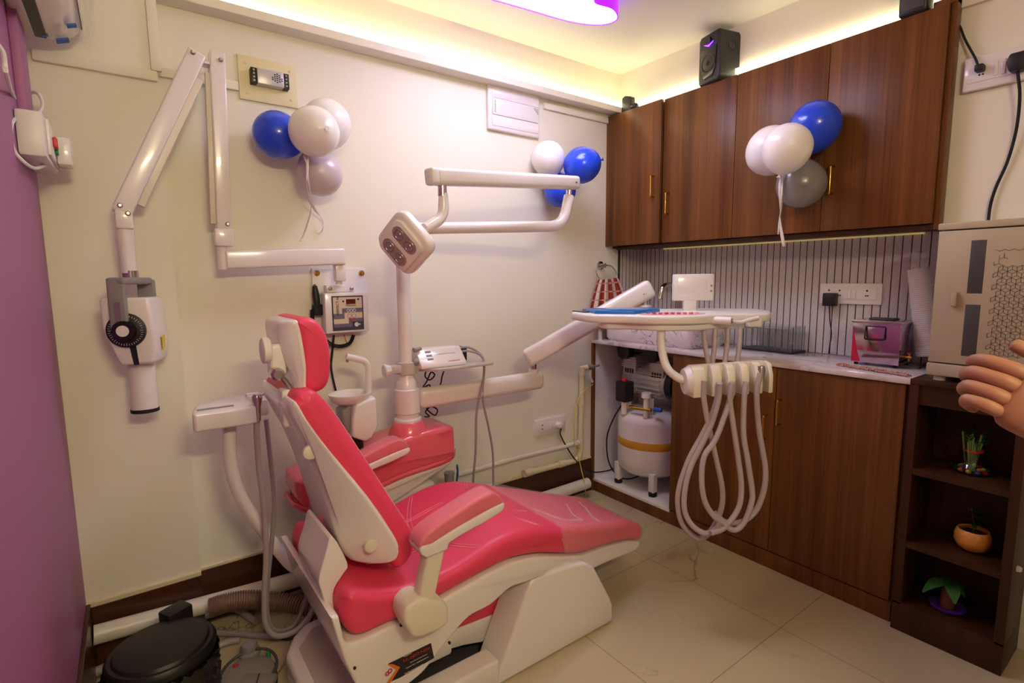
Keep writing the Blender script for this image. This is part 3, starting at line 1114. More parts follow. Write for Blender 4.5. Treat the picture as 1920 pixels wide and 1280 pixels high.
# hand switch with coiled cord
hb = [P(590, 536, Y=-.03), P(592, 552, Y=-.035), P(594, 572, Y=-.035), P(594, 588, Y=-.03)]
HS = obj('hand_switch', B().tube(hb, [.009, .014, .013, .009], 12), 'black', X)
obj('button', B().lathe([(.005, 0), (.005, .006)], hb[0] + V(0, 0, .001), (0, 0, 1), 10), 'red', HS)
obj('holster', B().box(P(589, 571, Y=-.045), P(601, 590, Y=-.008), .004), 'black_rubber', X)
path = catmull([P(585, 580, Y=-.03), P(586, 598, Y=-.03), P(592, 615, Y=-.03), P(606, 632, Y=-.035), P(622, 646, Y=-.035), P(640, 649, Y=-.035), P(656, 643, Y=-.035), P(663, 628, Y=-.035)], 40)
coil = []
for i, q in enumerate(path):
    t = (path[min(i + 1, len(path) - 1)] - path[max(i - 1, 0)]).normalized()
    x_ = V(0, 1, 0)
    y_ = t.cross(x_).normalized()
    ang = i * 1.05
    coil.append(q + x_ * cos(ang) * .0065 + y_ * sin(ang) * .0065)
obj('coiled_cord', B().tube(coil, .0026, 6), 'black_rubber', X)
obj('cord', B().tube(catmull([P(626, 628, Y=-.03), P(623, 660, Y=-.02), P(621, 690, Y=-.02), P(629, 730, Y=-.03), P(640, 770, Y=-.08)], 8), .0045, 8), 'black_rubber', X)
obj('wire', B().tube(catmull([P(645, 627, Y=-.03), P(648, 637, Y=-.03), P(652, 646, Y=-.03)], 6), .0015, 6), 'red', X)
# arms
ya = -.085
pz = P(640, 480, Y=ya)
obj('pivot', B().box(P(626, 494, Y=ya) + V(0, .02, 0), P(646, 527, Y=ya) + V(0, -.02, 0), .004).lathe([(.012, 0), (.012, .03)], P(636, 533, Y=ya), (0, 0, 1), 14), 'gloss_white', X)
a, b = P(428, 487, Y=ya - .01), P(644, 481, Y=ya - .01)
zc = (a.z + b.z) / 2
obj('level_arm', B().bar((a.x - .01, ya - .01, P(428, 487.5, Y=ya).z), (b.x, ya - .01, P(640, 481, Y=ya).z), .055, .062, bev=.006, seg=3), 'gloss_white', X)
q = P(420, 505, Y=ya - .01)
obj('pivot', B().lathe([(.020, 0), (.020, .125)], (q.x, ya - .01, q.z), (0, 0, 1), 18), 'gloss_white', X)
ys = ya - .015
obj('arm_foot', B().box(P(403, 427, Y=ys - .03), P(436, 463, Y=ys + .03), .004), 'gloss_white', X)
a, b = P(419, 432, Y=ys), P(406, 112, Y=ys)
ARM = obj('upright_arm', B().bar(a, b + (b - a).normalized() * .02, .046, .058, (0, 1, 0), .005, 3), 'gloss_white', X)
obj('arm_channel', B().bar(a + V(-.029, -.004, .02), b + V(-.029, -.004, -.05), .02, .022, (0, 1, 0), .003), 'warm_white', X)
obj('top_joint', B().box(P(378, 110, Y=ys - .02), P(402, 131, Y=ys + .025), .003), 'gloss_white', X)
yl = -.165
a, b = P(364, 112, Y=yl + .02), P(231, 392, Y=yl)
dirn = (b - a).normalized()
obj('slanted_arm', B().bar(a - dirn * .02, b + dirn * .015, .052, .060, (0, 1, 0), .006, 3), 'gloss_white', X)
sd = V(-dirn.z, 0, dirn.x)
sd = sd if sd.x > 0 else -sd
obj('arm_channel', B().bar(a + sd * .032 + dirn * .05 + V(0, .008, 0), b + sd * .032 - dirn * .03 + V(0, .008, 0), .028, .03, (0, 1, 0), .003), 'warm_white', X)
for (x, y, yy) in ((362, 98, yl - .012), (414, 112, ys - .031), (427, 420, ys - .031), (225, 385, yl - .031), (240, 400, yl - .031)):
    q = P(x, y, Y=yy)
    obj('screw', B().lathe([(.0075, -.006), (.0075, .002), (.004, .006)], q, (0, -1, 0), 12), 'steel_dull', X)
a = P(232, 410, Y=yl)
obj('elbow', B().box(P(214, 388, Y=yl - .03), P(251, 432, Y=yl + .03), .005), 'gloss_white', X)
a, b = P(234, 430, Y=yl), P(244, 512, Y=yl)
obj('drop_tube', B().tube([a, V(a.x, a.y, b.z)], [.0235, .0215], 20), 'gloss_white', X)
hx = b.x
zz = P(244, 527, Y=yl).z
obj('collar', B().lathe([(.0222, 0), (.0222, .034)], (hx, yl, zz - .002), (0, 0, 1), 20), 'chrome', X)
ra = radians(20)
HN, HR = V(-sin(ra), -cos(ra), 0), V(cos(ra), -sin(ra), 0)
hd = .125
fc = P(238, 619, Y=yl - .062)
hc = fc - HN * hd / 2
poly = [(-.066, .098), (.064, .098), (.070, .0), (.070, -.055), (.060, -.106), (-.028, -.107), (-.058, -.02), (-.065, .0)]
obj('tube_head', B().prism(poly, fc - HN * hd, HR, (0, 0, 1), hd, .010, 3, .2), 'gloss_white', X)
yk = B()
up = V(0, 0, 1)
yk.bar(fc + HN * .012 + HR * -.012 + up * -.02, fc + HN * .012 + HR * -.012 + up * .158, .048, .016, HN, .007, 3)
yk.bar(fc + HN * .019 + HR * -.012 + up * .148, hc - HN * .055 + HR * .02 + up * .148, .05, .022, (0, 0, 1), .008, 3)
yk.bar(hc - HN * .055 + HR * .022 + up * .06, hc - HN * .055 + HR * .022 + up * .152, .050, .014, HN, .006, 3)
obj('yoke', yk, 'mid_grey', X)
dc = fc.copy()
DI = obj('dial', B().lathe([(.052, 0), (.052, .008), (.049, .010)], dc, HN, 36), 'black', X)
tk = B()
for k in range(40):
    an = 2 * pi * k / 40
    dv = HR * cos(an) + up * sin(an)
    ln = .008 if k % 5 == 0 else .005
    tk.bar(dc + HN * .0105 + dv * (.046 - ln), dc + HN * .0105 + dv * .046, .0012, .0008, HN)
obj('tick_marks', tk, 'ink_white', DI)
obj('hub', B().lathe([(.031, -.006), (.030, .010)], dc + HN * .020, HN, 28), 'black_gloss', X)
obj('hub_cap', B().lathe([(.0165, 0), (.0165, .003)], dc + HN * .030, HN, 24), 'plastic_white', X)
obj('scale_strip', B().obox(dc + HN * .0205 + up * .058 + HR * -.012, (.015, .002, .055), Matrix((HR, -HN, up)).transposed(), .0), 'steel_dull', X)
obj('stripe', B().prism([(.002, -.045), (.020, -.045), (.024, -.107), (.010, -.107)], fc, HR, (0, 0, 1), .001), 'black', X)
sidec = hc + HR * .071
obj('warning_label', B().prism([(-.012, 0), (.018, 0.004), (.008, -.042), (-.008, -.042)], sidec + up * -.028 + HR * .002, -HN, (0, 0, 1), .0015), 'yellow', X)
cz = hc.z - .106
ct = V(P(266, 690, Y=yl).x, yl + .01, cz + .02)
cb_ = P(272, 765, Y=yl)
obj('cone', B().tube([ct, V(cb_.x, yl, cb_.z)], [.0375, .0375], 26), 'gloss_white', X)
obj('cone_rim', B().tube([V(cb_.x, yl, cb_.z + .001), V(cb_.x, yl, cb_.z - .010)], [.0388, .0388], 26), 'black_rubber', X)

# ------------------------------------------------------------------ dental chair
CY = -.670
CH = thing('dental_chair', (-1.75, CY, 0), 'pink and white reclining dental chair with plastic wrapped leg rest', 'dental chair')


def mirror(pts):
    return [V(q.x, 2 * CY - q.y, q.z) for q in pts]


def sstep(t):
    t = max(0, min(1, t))
    return t * t * (3 - 2 * t)


def seat_taper(v, k=1.0):
    hw = .265 + (.168 - .265) * sstep((v.x + 1.62) / .68)
    r = (v.y - CY) / .265
    tip = max(0, (v.x + 1.02) / .13)
    dx = -.055 * tip * abs(r) ** 3 if tip > 0 else 0
    return V(v.x + dx, CY + r * hw * k, v.z)


top = [(-2.200, .482), (-2.14, .462), (-2.06, .440), (-1.96, .436), (-1.86, .450), (-1.76, .476), (-1.68, .484), (-1.58, .470), (-1.45, .426), (-1.30, .378), (-1.15, .328), (-1.03, .290), (-.945, .262)]
bot = [(-.905, .232), (-.915, .200), (-.96, .196), (-1.05, .222), (-1.20, .258), (-1.35, .290), (-1.48, .340), (-1.58, .378), (-1.69, .398), (-1.80, .390), (-1.90, .376), (-2.0, .362), (-2.12, .352), (-2.19, .356), (-2.222, .40), (-2.224, .45)]


def topz(x):
    for (x0, z0), (x1, z1) in zip(top, top[1:]):
        if x0 <= x <= x1:
            return z0 + (z1 - z0) * (x - x0) / (x1 - x0)
    return top[-1][1] if x > top[-1][0] else top[0][1]


SEAT = obj('seat_cushion', B().soft(smooth2(top + bot, 4), CY - .265, CY + .265, .030).xform(seat_taper), 'pink_vinyl', CH)
# plastic over the leg rest
tf = [(x, z + .004) for x, z in top if x > -1.5]
ft = [(-1.47, .437)] + tf[1:]
film_poly = smooth2(ft + [(-.897, .236), (-.908, .193)] + [(-.96, .190), (-1.05, .217), (-1.20, .253), (-1.35, .285), (-1.46, .330)], 4)
obj('plastic_cover', B().soft(film_poly, CY - .270, CY + .270, .032).xform(seat_taper), 'thin_film', CH)
# creases of the plastic
cr_ = B()
for pts in ([(1062, 945), (1075, 965), (1093, 985), (1087, 1000), (1073, 1020)], [(1098, 950), (1110, 970), (1122, 988)], [(1085, 940), (1120, 975), (1130, 990)], [(1000, 960), (1055, 975), (1083, 985)]):
    w3 = []
    for x, y in pts:
        best = None
        for k in range(60):
            Yq = CY - .17 + .36 * k / 59
            q = P(x, y, Y=Yq)
            e = abs(q.z - topz(q.x) - .004)
            if -1.45 < q.x < -.95 and (best is None or e < best[0]):
                best = (e, q)
        if best:
            w3.append(V(best[1].x, best[1].y, topz(best[1].x) + .004))
    if len(w3) > 2:
        cr_.tube(catmull(w3, 5), .0035, 6)
obj('plastic_fold', cr_, 'film', CH)
st = B()


def seam(pts, r=.0012, gap=.006):
    for g in (-gap, gap):
        st.tube([V(x, y + g, topz(x) + .0006) for x, y in pts], r, 5)


for yy in (CY - .09, CY + .09):
    seam([(-2.1 + .05 * i, yy) for i in range(13)])
for xx in (-1.90, -1.66):
    for g in (-.006, .006):
        st.tube([V(xx + g + .10 * abs(t) ** 1.5, CY + t * .23, topz(xx + g + .10 * abs(t) ** 1.5) + .0006) for t in [k / 8 - 1 for k in range(17)]], .0012, 5)
obj('stitching', st, 'stitch', CH)
es = B()
pts = []
for k in range(40):
    x = -2.16 + 1.2 * k / 39
    v = seat_taper(V(x, CY - .252, topz(x) - .012))
    pts.append(v)
es.tube(pts, .0013, 5)
obj('edge_stitching', es, 'stitch', CH)

sh = [(-2.255, .44), (-2.235, .44), (-2.222, .352), (-2.17, .346), (-2.0, .357), (-1.90, .370), (-1.80, .386), (-1.69, .394), (-1.58, .374), (-1.48, .336), (-1.35, .286), (-1.20, .254), (-1.05, .218), (-.965, .190), (-.965, .172), (-1.0, .158), (-1.20, .190), (-1.36, .218), (-1.47, .262), (-1.587, .300), (-1.70, .312), (-1.777, .280), (-1.85, .278), (-1.893, .255), (-1.956, .210), (-2.005, .170), (-2.065, .152), (-2.14, .155), (-2.185, .185), (-2.225, .30)]


def shell_taper(v):
    q = seat_taper(v, 1.005)
    q.x = v.x
    return q


obj('seat_shell', B().soft([(q.x, q.y) for q in fillet([V(a, b, 0) for a, b in sh] + [V(sh[0][0], sh[0][1], 0)], .02, 3)[:-1]], CY - .265, CY + .265, .010, 4).xform(shell_taper), 'gloss_white', CH)
# sticker
hw_ = CY - .265 * 1.005 - .0010
flat = lambda q: V(q.x, hw_, q.z)
STK = obj('sticker', B().poly3([flat(P(x, y, Y=-.937)) for x, y in ((724, 1281), (750, 1270), (814, 1233), (808, 1205), (728, 1244), (746, 1253))], .0006), 'sticker_dark', CH, False)
obj('sticker_flash', B().poly3([flat(P(x, y, Y=-.937)) + V(0, -.0006, 0) for x, y in ((722, 1284), (731, 1281), (750, 1250), (736, 1244), (726, 1245), (742, 1255))], .0004), 'orange', STK, False)
su, sv = (flat(P(806, 1214, Y=-.937)) - flat(P(755, 1240, Y=-.937))), V(0, 0, 1)
ctr = flat(P(781, 1226, Y=-.937)) + V(0, -.0012, 0)
text('lettering', 'S.K. DENT INDIA', ctr, su, sv, .0112, 'ink_red', STK)
for k, (s_, x, y, sz) in enumerate((('Marketed by', 764, 1227, .0045), ('Sales and Service of Dental Equipment', 785, 1233, .0034), ('Customer Care : info@skdentindia.net', 782, 1241, .0044), ('Head Office, Service Centre and Sales', 776, 1253, .0038))):
    text('lettering', s_, flat(P(x, y, Y=-.937)) + V(0, -.0012, 0), su, sv, sz, 'ink_white', STK)
lg = B()
for (x, y, r) in ((731, 1257, .0055), (726, 1262, .005)):
    lg.ring(flat(P(x, y, Y=-.937)) + V(0, -.001, 0), (0, 1, 0), r, .0015, 16, 6)
obj('emblem', lg, 'ink_red', CH)
sc = B()
for x, y in ((843, 1205), (665, 1252), (752, 1172)):
    q = P(x, y, Y=-.938)
    sc.lathe([(.004, -.004), (.004, .002)], V(q.x, q.y, q.z), (0, -1, 0), 8)
obj('screw', sc, 'black', CH)
# rear bracket joining seat and back
obj('back_bracket', B().side(smooth2(XZ([(623, 1005), (652, 1056), (645, 1075), (628, 1102), (625, 1130), (632, 1168), (620, 1163), (603, 1110), (598, 1085), (610, 1040)], -.86), 3), CY - .19, CY + .02, .006, 3, .9), 'gloss_white', CH)


def back_taper(v):
    t = sstep((v.z - .5) / .5)
    k = 1.0 - .22 * t
    return V(v.x, CY + (v.y - CY) * k, v.z)


bc = [(-2.292, .972), (-2.278, .998), (-2.252, 1.004), (-2.228, .992), (-2.198, .950), (-2.125, .815), (-2.047, .659), (-2.002, .570), (-1.994, .520), (-2.015, .482), (-2.050, .472), (-2.072, .50), (-2.092, .58), (-2.146, .70), (-2.232, .85), (-2.282, .94)]
obj('backrest_cushion', B().soft(smooth2(bc, 4), CY - .222, CY + .222, .034).xform(back_taper), 'pink_vinyl', CH)
bs = B()
for d_ in (0,):
    pts = []
    for x, z in ((-2.222, .98), (-2.195, .945), (-2.125, .812), (-2.047, .657), (-2.006, .575), (-2.0, .53)):
        pts.append(back_taper(V(x + .001, CY - .195, z)))
    bs.tube(catmull(pts, 6), .0012, 5)
obj('edge_stitching', bs, 'stitch', CH)
def lerp_line(line, z):
    for (x0, z0), (x1, z1) in zip(line, line[1:]):
        if z1 <= z <= z0:
            return x0 + (x1 - x0) * (z0 - z) / max(1e-6, z0 - z1)
    return line[0][0] if z > line[0][1] else line[-1][0]


def back_narrow(v):
    """The shell draws in towards its rear edge."""
    fx = lerp_line([(-2.284, .978), (-2.262, .930), (-2.217, .850), (-2.126, .705), (-2.066, .590), (-2.050, .545)], v.z)
    bx = lerp_line([(-2.312, .955), (-2.30, .91), (-2.27, .82), (-2.24, .72), (-2.208, .58), (-2.186, .515)], v.z)
    t = max(0, min(1.1, (fx - v.x) / max(.062, fx - bx)))
    return V(v.x + .018 * t, CY + (v.y - CY) * (1 - .42 * t ** 1.5), v.z)


def head_narrow(v):
    fx = lerp_line([(-2.252, 1.174), (-2.244, 1.12), (-2.238, 1.05), (-2.242, 1.0), (-2.256, .988)], v.z)
    t = max(0, min(1.1, (fx - v.x - .02) / .06))
    return V(v.x + .012 * t, CY + (v.y - CY) * (1 - .55 * t), v.z)


bsh = [(-2.312, .955), (-2.302, .980), (-2.284, .978), (-2.262, .930), (-2.217, .850), (-2.126, .705), (-2.066, .590), (-2.050, .545), (-2.058, .512), (-2.09, .500), (-2.15, .500), (-2.186, .515), (-2.208, .58), (-2.24, .72), (-2.27, .82), (-2.30, .91)]
obj('backrest_shell', B().soft(smooth2(bsh, 3), CY - .232, CY + .232, .014).xform(back_narrow).xform(back_taper), 'gloss_white', CH)
for (x, y) in ((596, 860), (700, 1027)):
    q = P(x, y, Y=-.885)
    k = back_taper(back_narrow(V(q.x, CY - .232, q.z)))
    obj('bolt_cap', B().lathe([(.019, -.01), (.019, .0015), (.015, .004)], (q.x, k.y, q.z), (0, -1, 0), 22), 'warm_white', CH)
# headrest
hp = [(-2.262, 1.172), (-2.235, 1.184), (-2.205, 1.172), (-2.183, 1.135), (-2.175, 1.08), (-2.178, 1.03), (-2.190, .998), (-2.212, .984), (-2.240, .986), (-2.256, 1.01), (-2.252, 1.06), (-2.256, 1.12)]
obj('headrest_cushion', B().soft(smooth2(hp, 4), CY - .125, CY + .125, .026), 'pink_vinyl', CH)
hs = [(-2.276, 1.176), (-2.252, 1.174), (-2.244, 1.12), (-2.238, 1.05), (-2.242, 1.0), (-2.256, .988), (-2.272, .994), (-2.276, 1.03), (-2.298, 1.10), (-2.303, 1.15), (-2.295, 1.17)]
obj('headrest_shell', B().soft(smooth2(hs, 3), CY - .122, CY + .122, .012).xform(head_narrow), 'gloss_white', CH)
hst = B()
hst.tube(catmull([V(x + .001, CY - .104, z) for x, z in ((-2.222, 1.176), (-2.197, 1.148), (-2.185, 1.09), (-2.186, 1.03), (-2.196, 1.002))], 6), .0011, 5)
obj('edge_stitching', hst, 'stitch', CH)
kq = P(498, 657, Y=CY - .05)
KN = obj('knob', B().lathe([(.030, 0), (.034, .003), (.034, .018), (.030, .022)], (kq.x - .010, CY - .05, kq.z), (1, 0, 0), 24), 'plastic_white', CH)
obj('threaded_rod', B().lathe([(.007, 0), (.007, .05)], (kq.x + .010, CY - .05, kq.z), (1, 0, 0), 12), 'steel_dull', KN)
jq = P(521, 702, Y=CY - .10)
obj('headrest_mount', B().box((jq.x - .012, CY - .075, jq.z - .010), (jq.x + .03, CY - .03, jq.z + .075), .010, 3), 'gloss_white', CH)
obj('headrest_joint', B().lathe([(.017, -.02), (.017, .01), (.011, .016)], (jq.x, CY - .09, jq.z), (0, -1, 0), 18), 'chrome', CH)
obj('headrest_bar', B().tube(catmull([V(jq.x + .01, CY - .09, jq.z - .008), P(540, 722, Y=CY - .09), P(549, 742, Y=CY - .09), P(552, 762, Y=CY - .09)], 6), .007, 8), 'steel_dull', CH)
q = P(532, 750, Y=CY - .08)
obj('bar_socket', B().box((q.x - .008, CY - .10, q.z - .07), (q.x + .022, CY - .05, q.z + .03), .008, 3), 'plastic_white', CH)
# armrests
ya_ = CY - .315


def arm_parts(sign):
    yc_ = CY + sign * .312
    f = lambda pts: XZ(pts, CY - .345)
    A_ = obj('armrest', B().side(f([(787, 1031), (789, 1022), (812, 1016), (862, 986), (905, 961), (941, 941), (946, 944), (947, 951), (940, 960), (905, 981), (865, 1003), (842, 1018), (840, 1030), (800, 1046), (790, 1040)]), yc_ - .036, yc_ + .036, .007, 3, .9), 'gloss_white', CH)
    pad = [(788, 1030), (788, 1018), (800, 1001), (824, 982), (855, 962), (890, 940), (922, 924), (938, 932), (943, 945), (920, 956), (870, 983), (830, 1008), (805, 1026)]
    obj('arm_pad', B().soft(smooth2(f(pad), 3), yc_ - .034, yc_ + .034, .010), 'pink_vinyl', A_)
    qx = f(pad)
    cx_, cz_ = sum(a for a, b in qx) / len(qx), sum(b for a, b in qx) / len(qx)
    obj('plastic_wrap', B().soft(smooth2([(cx_ + (a - cx_) * 1.012, cz_ + (b - cz_) * 1.04 + .001) for a, b in qx], 3), yc_ - .0355, yc_ + .0355, .010), 'film', A_)
    post = f([(802, 1036), (842, 1022), (836, 1050), (826, 1098), (818, 1134), (790, 1134), (795, 1100), (802, 1066)])
    obj('arm_post', B().side(post, yc_ - .022, yc_ + .022, .009, 3, .5), 'warm_white', A_)
    kn = f([(757, 1168), (760, 1146), (775, 1128), (790, 1122), (836, 1128), (842, 1140), (843, 1168), (824, 1182), (790, 1196), (772, 1196)])
    obj('arm_knuckle', B().side(kn, yc_ - .034, yc_ + .05 if sign < 0 else yc_ + .034, .012, 3, .4), 'warm_white', A_)


arm_parts(-1)
arm_parts(1)
# lift and base
obj('lift_cover', B().side([(-1.87, .30), (-1.821, .154), (-1.638, .141), (-1.562, .197), (-1.50, .25), (-1.50, .30)], CY - .139, CY + .139, .004), 'pink_vinyl', CH)
obj('lift_housing', B().side([(-1.93, .20), (-1.90, .105), (-1.877, .097), (-1.802, .084), (-1.73, .063), (-1.60, .09), (-1.56, .19), (-1.638, .139), (-1.822, .152), (-1.88, .22)], CY - .139, CY + .139, .004), 'gloss_white', CH)
hood = [(-1.770, 0), (-1.758, .018), (-1.622, .296), (-1.600, .309), (-1.45, .300), (-1.375, .284), (-1.330, .250), (-1.245, .100), (-1.232, .07), (-1.229, 0)]
obj('base_hood', B().side([(-1.42, 0), (-1.42, .296), (-1.375, .284), (-1.330, .250), (-1.245, .100), (-1.232, .07), (-1.229, 0)], -.937 + .03, -.403 - .03, .010, 3, .4), 'gloss_white', CH)
for y0, y1 in ((-.937, -.812), (-.528, -.403)):
    obj('hood_cheek', B().side(hood, y0, y1, .016, 4, .4), 'gloss_white', CH)
for y0, y1 in ((-.937, -.862), (-.478, -.403)):
    obj('base_rail', B().box((-2.20, y0, 0), (-1.745, y1, .088), .010, 3), 'gloss_white', CH)
obj('base_plate', B().box((-2.22, -.87, 0), (-1.60, -.47, .022), .004), 'dark_grey', CH)
rb = B().prism([(-2.29, -.86), (-2.24, -.93), (-2.06, -.937), (-2.06, -.403), (-2.20, -.41), (-2.25, -.455), (-2.29, -.53)], (0, 0, 0), (1, 0, 0), (0, 1, 0), .112, .022, 4, .3)
obj('base_rear', rb, 'gloss_white', CH)
obj('base_recess', B().prism([(-2.25, -.82), (-2.215, -.875), (-2.10, -.88), (-2.10, -.46), (-2.19, -.465), (-2.25, -.54)], (0, 0, .1125), (1, 0, 0), (0, 1, 0), .001), 'grey_white', CH)
obj('seat_column', B().box((-2.14, CY - .17, .10), (-1.86, CY + .17, .20), .01), 'plastic_white', CH)

# ------------------------------------------------------------------ dental unit: housing, post, spittoon
U = thing('dental_unit', (-1.82, -.22, 0), 'pink dental unit with white post and spittoon behind the chair', 'dental unit')
fr_ = [(-2.17, .50), (-2.175, .56), (-2.15, .578), (-2.0, .60), (-1.86, .632), (-1.72, .662), (-1.58, .668), (-1.530, .655), (-1.515, .63), (-1.512, .56), (-1.515, .528), (-1.60, .515), (-1.75, .505), (-1.88, .480), (-2.0, .452), (-2.12, .452)]


def plan_round(v):
    x0, x1 = -2.19, -1.505
    yc_ = -.215
    r = (v.y - yc_) / .105
    e = 0
    if v.x > x1 - .10:
        e = (v.x - (x1 - .10)) / .10
    if v.x < x0 + .08:
        e = ((x0 + .08) - v.x) / .08
    k = math.sqrt(max(0.05, 1 - (e * .88) ** 2))
    return V(v.x, yc_ + r * .105 * k, v.z)


def side_dense(poly, y0, y1, bev, fn, n=10):
    """A profile pushed along Y in several steps so that it can be rounded in plan."""
    b = B()
    rings = []
    for i in range(n + 1):
        rings.append([b.bm.verts.new((x, y0 + (y1 - y0) * i / n, z)) for x, z in poly])
    b._skin(rings)
    return b.xform(fn)


obj('housing', B().soft(smooth2(fr_, 5), -.32, -.11, .022).xform(plan_round), 'pink_gloss', U)
un = [(-1.522, .522), (-1.60, .512), (-1.75, .50), (-1.88, .476), (-2.0, .448), (-2.14, .448), (-2.12, .42), (-1.98, .375), (-1.86, .385), (-1.74, .425), (-1.63, .470), (-1.55, .50)]
obj('housing_base', B().soft(smooth2(un, 4), -.312, -.118, .016).xform(plan_round), 'gloss_white', U)
obj('pedestal', B().box((-2.02, -.30, 0), (-1.62, -.14, .44), .02, 3), 'gloss_white', U)
rim = B()
obj('housing_rim', B().side(smooth2([(-2.18, .47), (-2.12, .445), (-2.0, .445), (-1.88, .473), (-1.75, .498), (-1.6, .508), (-1.505, .522), (-1.504, .545), (-1.6, .53), (-1.75, .52), (-1.88, .497), (-2.0, .468), (-2.12, .466), (-2.18, .49)], 3), -.321, -.105, .008, 2, .9).xform(plan_round), 'pink_gloss', U)
PX, PY = -1.709, -.235
obj('post_boss', B().lathe([(.085, .62), (.080, .66), (.064, .695), (.056, .703), (.0, .704)], (PX, PY, 0), (0, 0, 1), 30), 'pink_gloss', U)
obj('post', B().lathe([(.056, .703), (.056, .712), (.046, .718), (.0455, .845), (.042, .865), (.031, .885), (.028, .90), (.0265, P(760, 424, Y=PY).z - .052), (.0, P(760, 424, Y=PY).z - .051)], (PX, PY, 0), (0, 0, 1), 28), 'gloss_white', U)
sp = XZ([(655, 752), (693, 738), (697, 792), (686, 813), (673, 820), (650, 812), (650, 780)], -.22)
CU = obj('spittoon', B().side(sp, -.29, -.15, .010, 3, .3), 'gloss_white', U)
bq = P(656, 741, Y=-.22)
obj('bowl', B().lathe([(.045, -.030), (.066, -.018), (.074, .0), (.076, .010), (.070, .010), (.064, -.004), (.045, -.018), (.0, -.020)], (bq.x, -.22, bq.z), (0, 0, 1), 30).xform(lambda v: V(bq.x + (v.x - bq.x) * 1.05, v.y, v.z)), 'plastic_white', CU)
fp = [P(649, 668, Y=-.22), P(684, 676, Y=-.22), P(691, 688, Y=-.22), P(691, 745, Y=-.22)]
obj('faucet', B().tube(fillet(fp, .03, 6), .0125, 10), 'plastic_white', CU)
q = P(651, 671, Y=-.22)
obj('spout', B().lathe([(.005, -.016), (.006, 0)], q, (0, 0, 1), 10), 'steel_dull', CU)
gs = XZ([(636, 768), (655, 755), (652, 812), (640, 800)], -.24)
obj('drain_cup', B().side(gs, -.27, -.19, .008), 'mid_grey', CU)
q = P(664, 822, Y=-.2)
obj('coupling', B().lathe([(.030, -.03), (.030, .004)], (q.x, -.215, q.z), (0, 0, 1), 20), 'black', CU)
obj('tube', B().tube(catmull([P(857, 872, Y=-.2), P(858, 885, Y=-.16), P(856, 905, Y=-.15), P(850, 950, Y=-.15)], 6), .005, 8), 'blue_tape', U)
obj('filter', B().lathe([(.022, 0), (.022, .05), (.024, .052), (.024, .062)], P(843, 910, Y=-.2), (0, 0, 1), 18), 'mid_grey', U)

# ------------------------------------------------------------------ operating lamp
OL = thing('operating_lamp', (PX, PY, 1.5), 'white dental operating lamp on a jointed arm above the pink chair', 'dental lamp')
a = V(PX, PY, P(760, 424, Y=PY).z - .01)
b = P(1046, 424, Y=-.43)
cc = P(1068, 405, Y=-.43)
e = P(1067, 368, Y=-.43)
obj('lower_arm', B().tube(fillet([a, b + V(.02, -.01, 0), V(e.x, e.y, e.z)], .10, 10), .0235, 18), 'gloss_white', OL)
obj('post_cap', B().lathe([(.030, -.041), (.031, .03), (.02, .036)], a, (0, 0, 1), 22), 'gloss_white', OL)
obj('joint', B().lathe([(.014, -.005), (.014, .05)], e, (0, 0, 1), 14), 'chrome', OL)
ra_, la_ = P(1082, 343, Y=-.43), P(812, 331, Y=-.56)
UA = obj('upper_arm', B().bar(la_, ra_, .050, .058, bev=.016, seg=4), 'gloss_white', OL)
dv = (la_ - ra_).normalized()
obj('end_cap', B().bar(la_ - dv * .014, la_ + dv * .022, .050, .058, bev=.012, seg=3), 'plastic_white', UA)
q = P(1078, 345, Y=-.43) + V(-.02, -.03, 0)
obj('screw', B().lathe([(.004, 0), (.004, .004)], q, (-.5, -.8, 0), 8), 'ink', UA)
j = P(829, 351, Y=-.55)
obj('joint', B().lathe([(.0155, -.03), (.0155, .01)], j, (0, 0, 1), 14), 'chrome', OL)
k1, k2, k3 = P(831, 362, Y=-.55), P(832, 408, Y=-.55), P(796, 428, Y=-.57)
obj('drop_arm', B().tube(fillet([k1, k2, k3], .05, 8), [.0155] * 1 + [.019] * 9 + [.017], 16), 'gloss_white', OL)
hc_ = P(762, 455, Y=-.60)
ln = (-_f * .80 - _r * .42 - V(0, 0, 1) * .40).normalized()
la = (_r * .62 - _u * .78)
la = (la - ln * la.dot(ln)).normalized()
lb = ln.cross(la)


def rrect(w_, h_, r, n=6):
    o = []
    for cx_, cy_, a0 in ((w_ - r, h_ - r, 0), (-w_ + r, h_ - r, 90), (-w_ + r, -h_ + r, 180), (w_ - r, -h_ + r, 270)):
        for i in range(n + 1):
            an = radians(a0 + 90 * i / n)
            o.append((cx_ + r * cos(an), cy_ + r * sin(an)))
    return o


LH = obj('lamp_head', B().prism(rrect(.083, .083, .036), hc_ - ln * .022, la, lb, .042, .012, 3, .6), 'gloss_white', OL)
obj('face_plate', B().prism(rrect(.066, .068, .028), hc_ + ln * .018 - lb * .004, la, lb, .016, .006, 2, .6), 'plastic_white', LH)
for s_ in (-1, 1):
    cL = hc_ + ln * .0345 + lb * (s_ * .031 - .004)
    WN = obj('lens_window', B().prism(rrect(.052, .0225, .0222), cL - ln * .001, la, lb, .0015), 'lens_mirror', LH)
    rg = B()
    for t in (-.024, .024):
        rg.ring(cL + la * t + ln * .001, ln, .0165, .0022, 22, 6)
        rg.lathe([(.008, 0), (.006, .003)], cL + la * t, ln, 12)
    obj('reflector', rg, 'steel_dull', WN)

# ------------------------------------------------------------------ instrument table
IT = thing('instrument_table', (PX, PY, .76), 'white dentist instrument table on a spring arm above the leg rest', 'instrument table')
FH = V(sin(YAW), cos(YAW), 0)
RH = V(cos(YAW), -sin(YAW), 0)


def Q(px, d, z=0):
    q = CAM + FH * d + RH * ((px - 960) / FPX * d)
    return V(q.x, q.y, z)


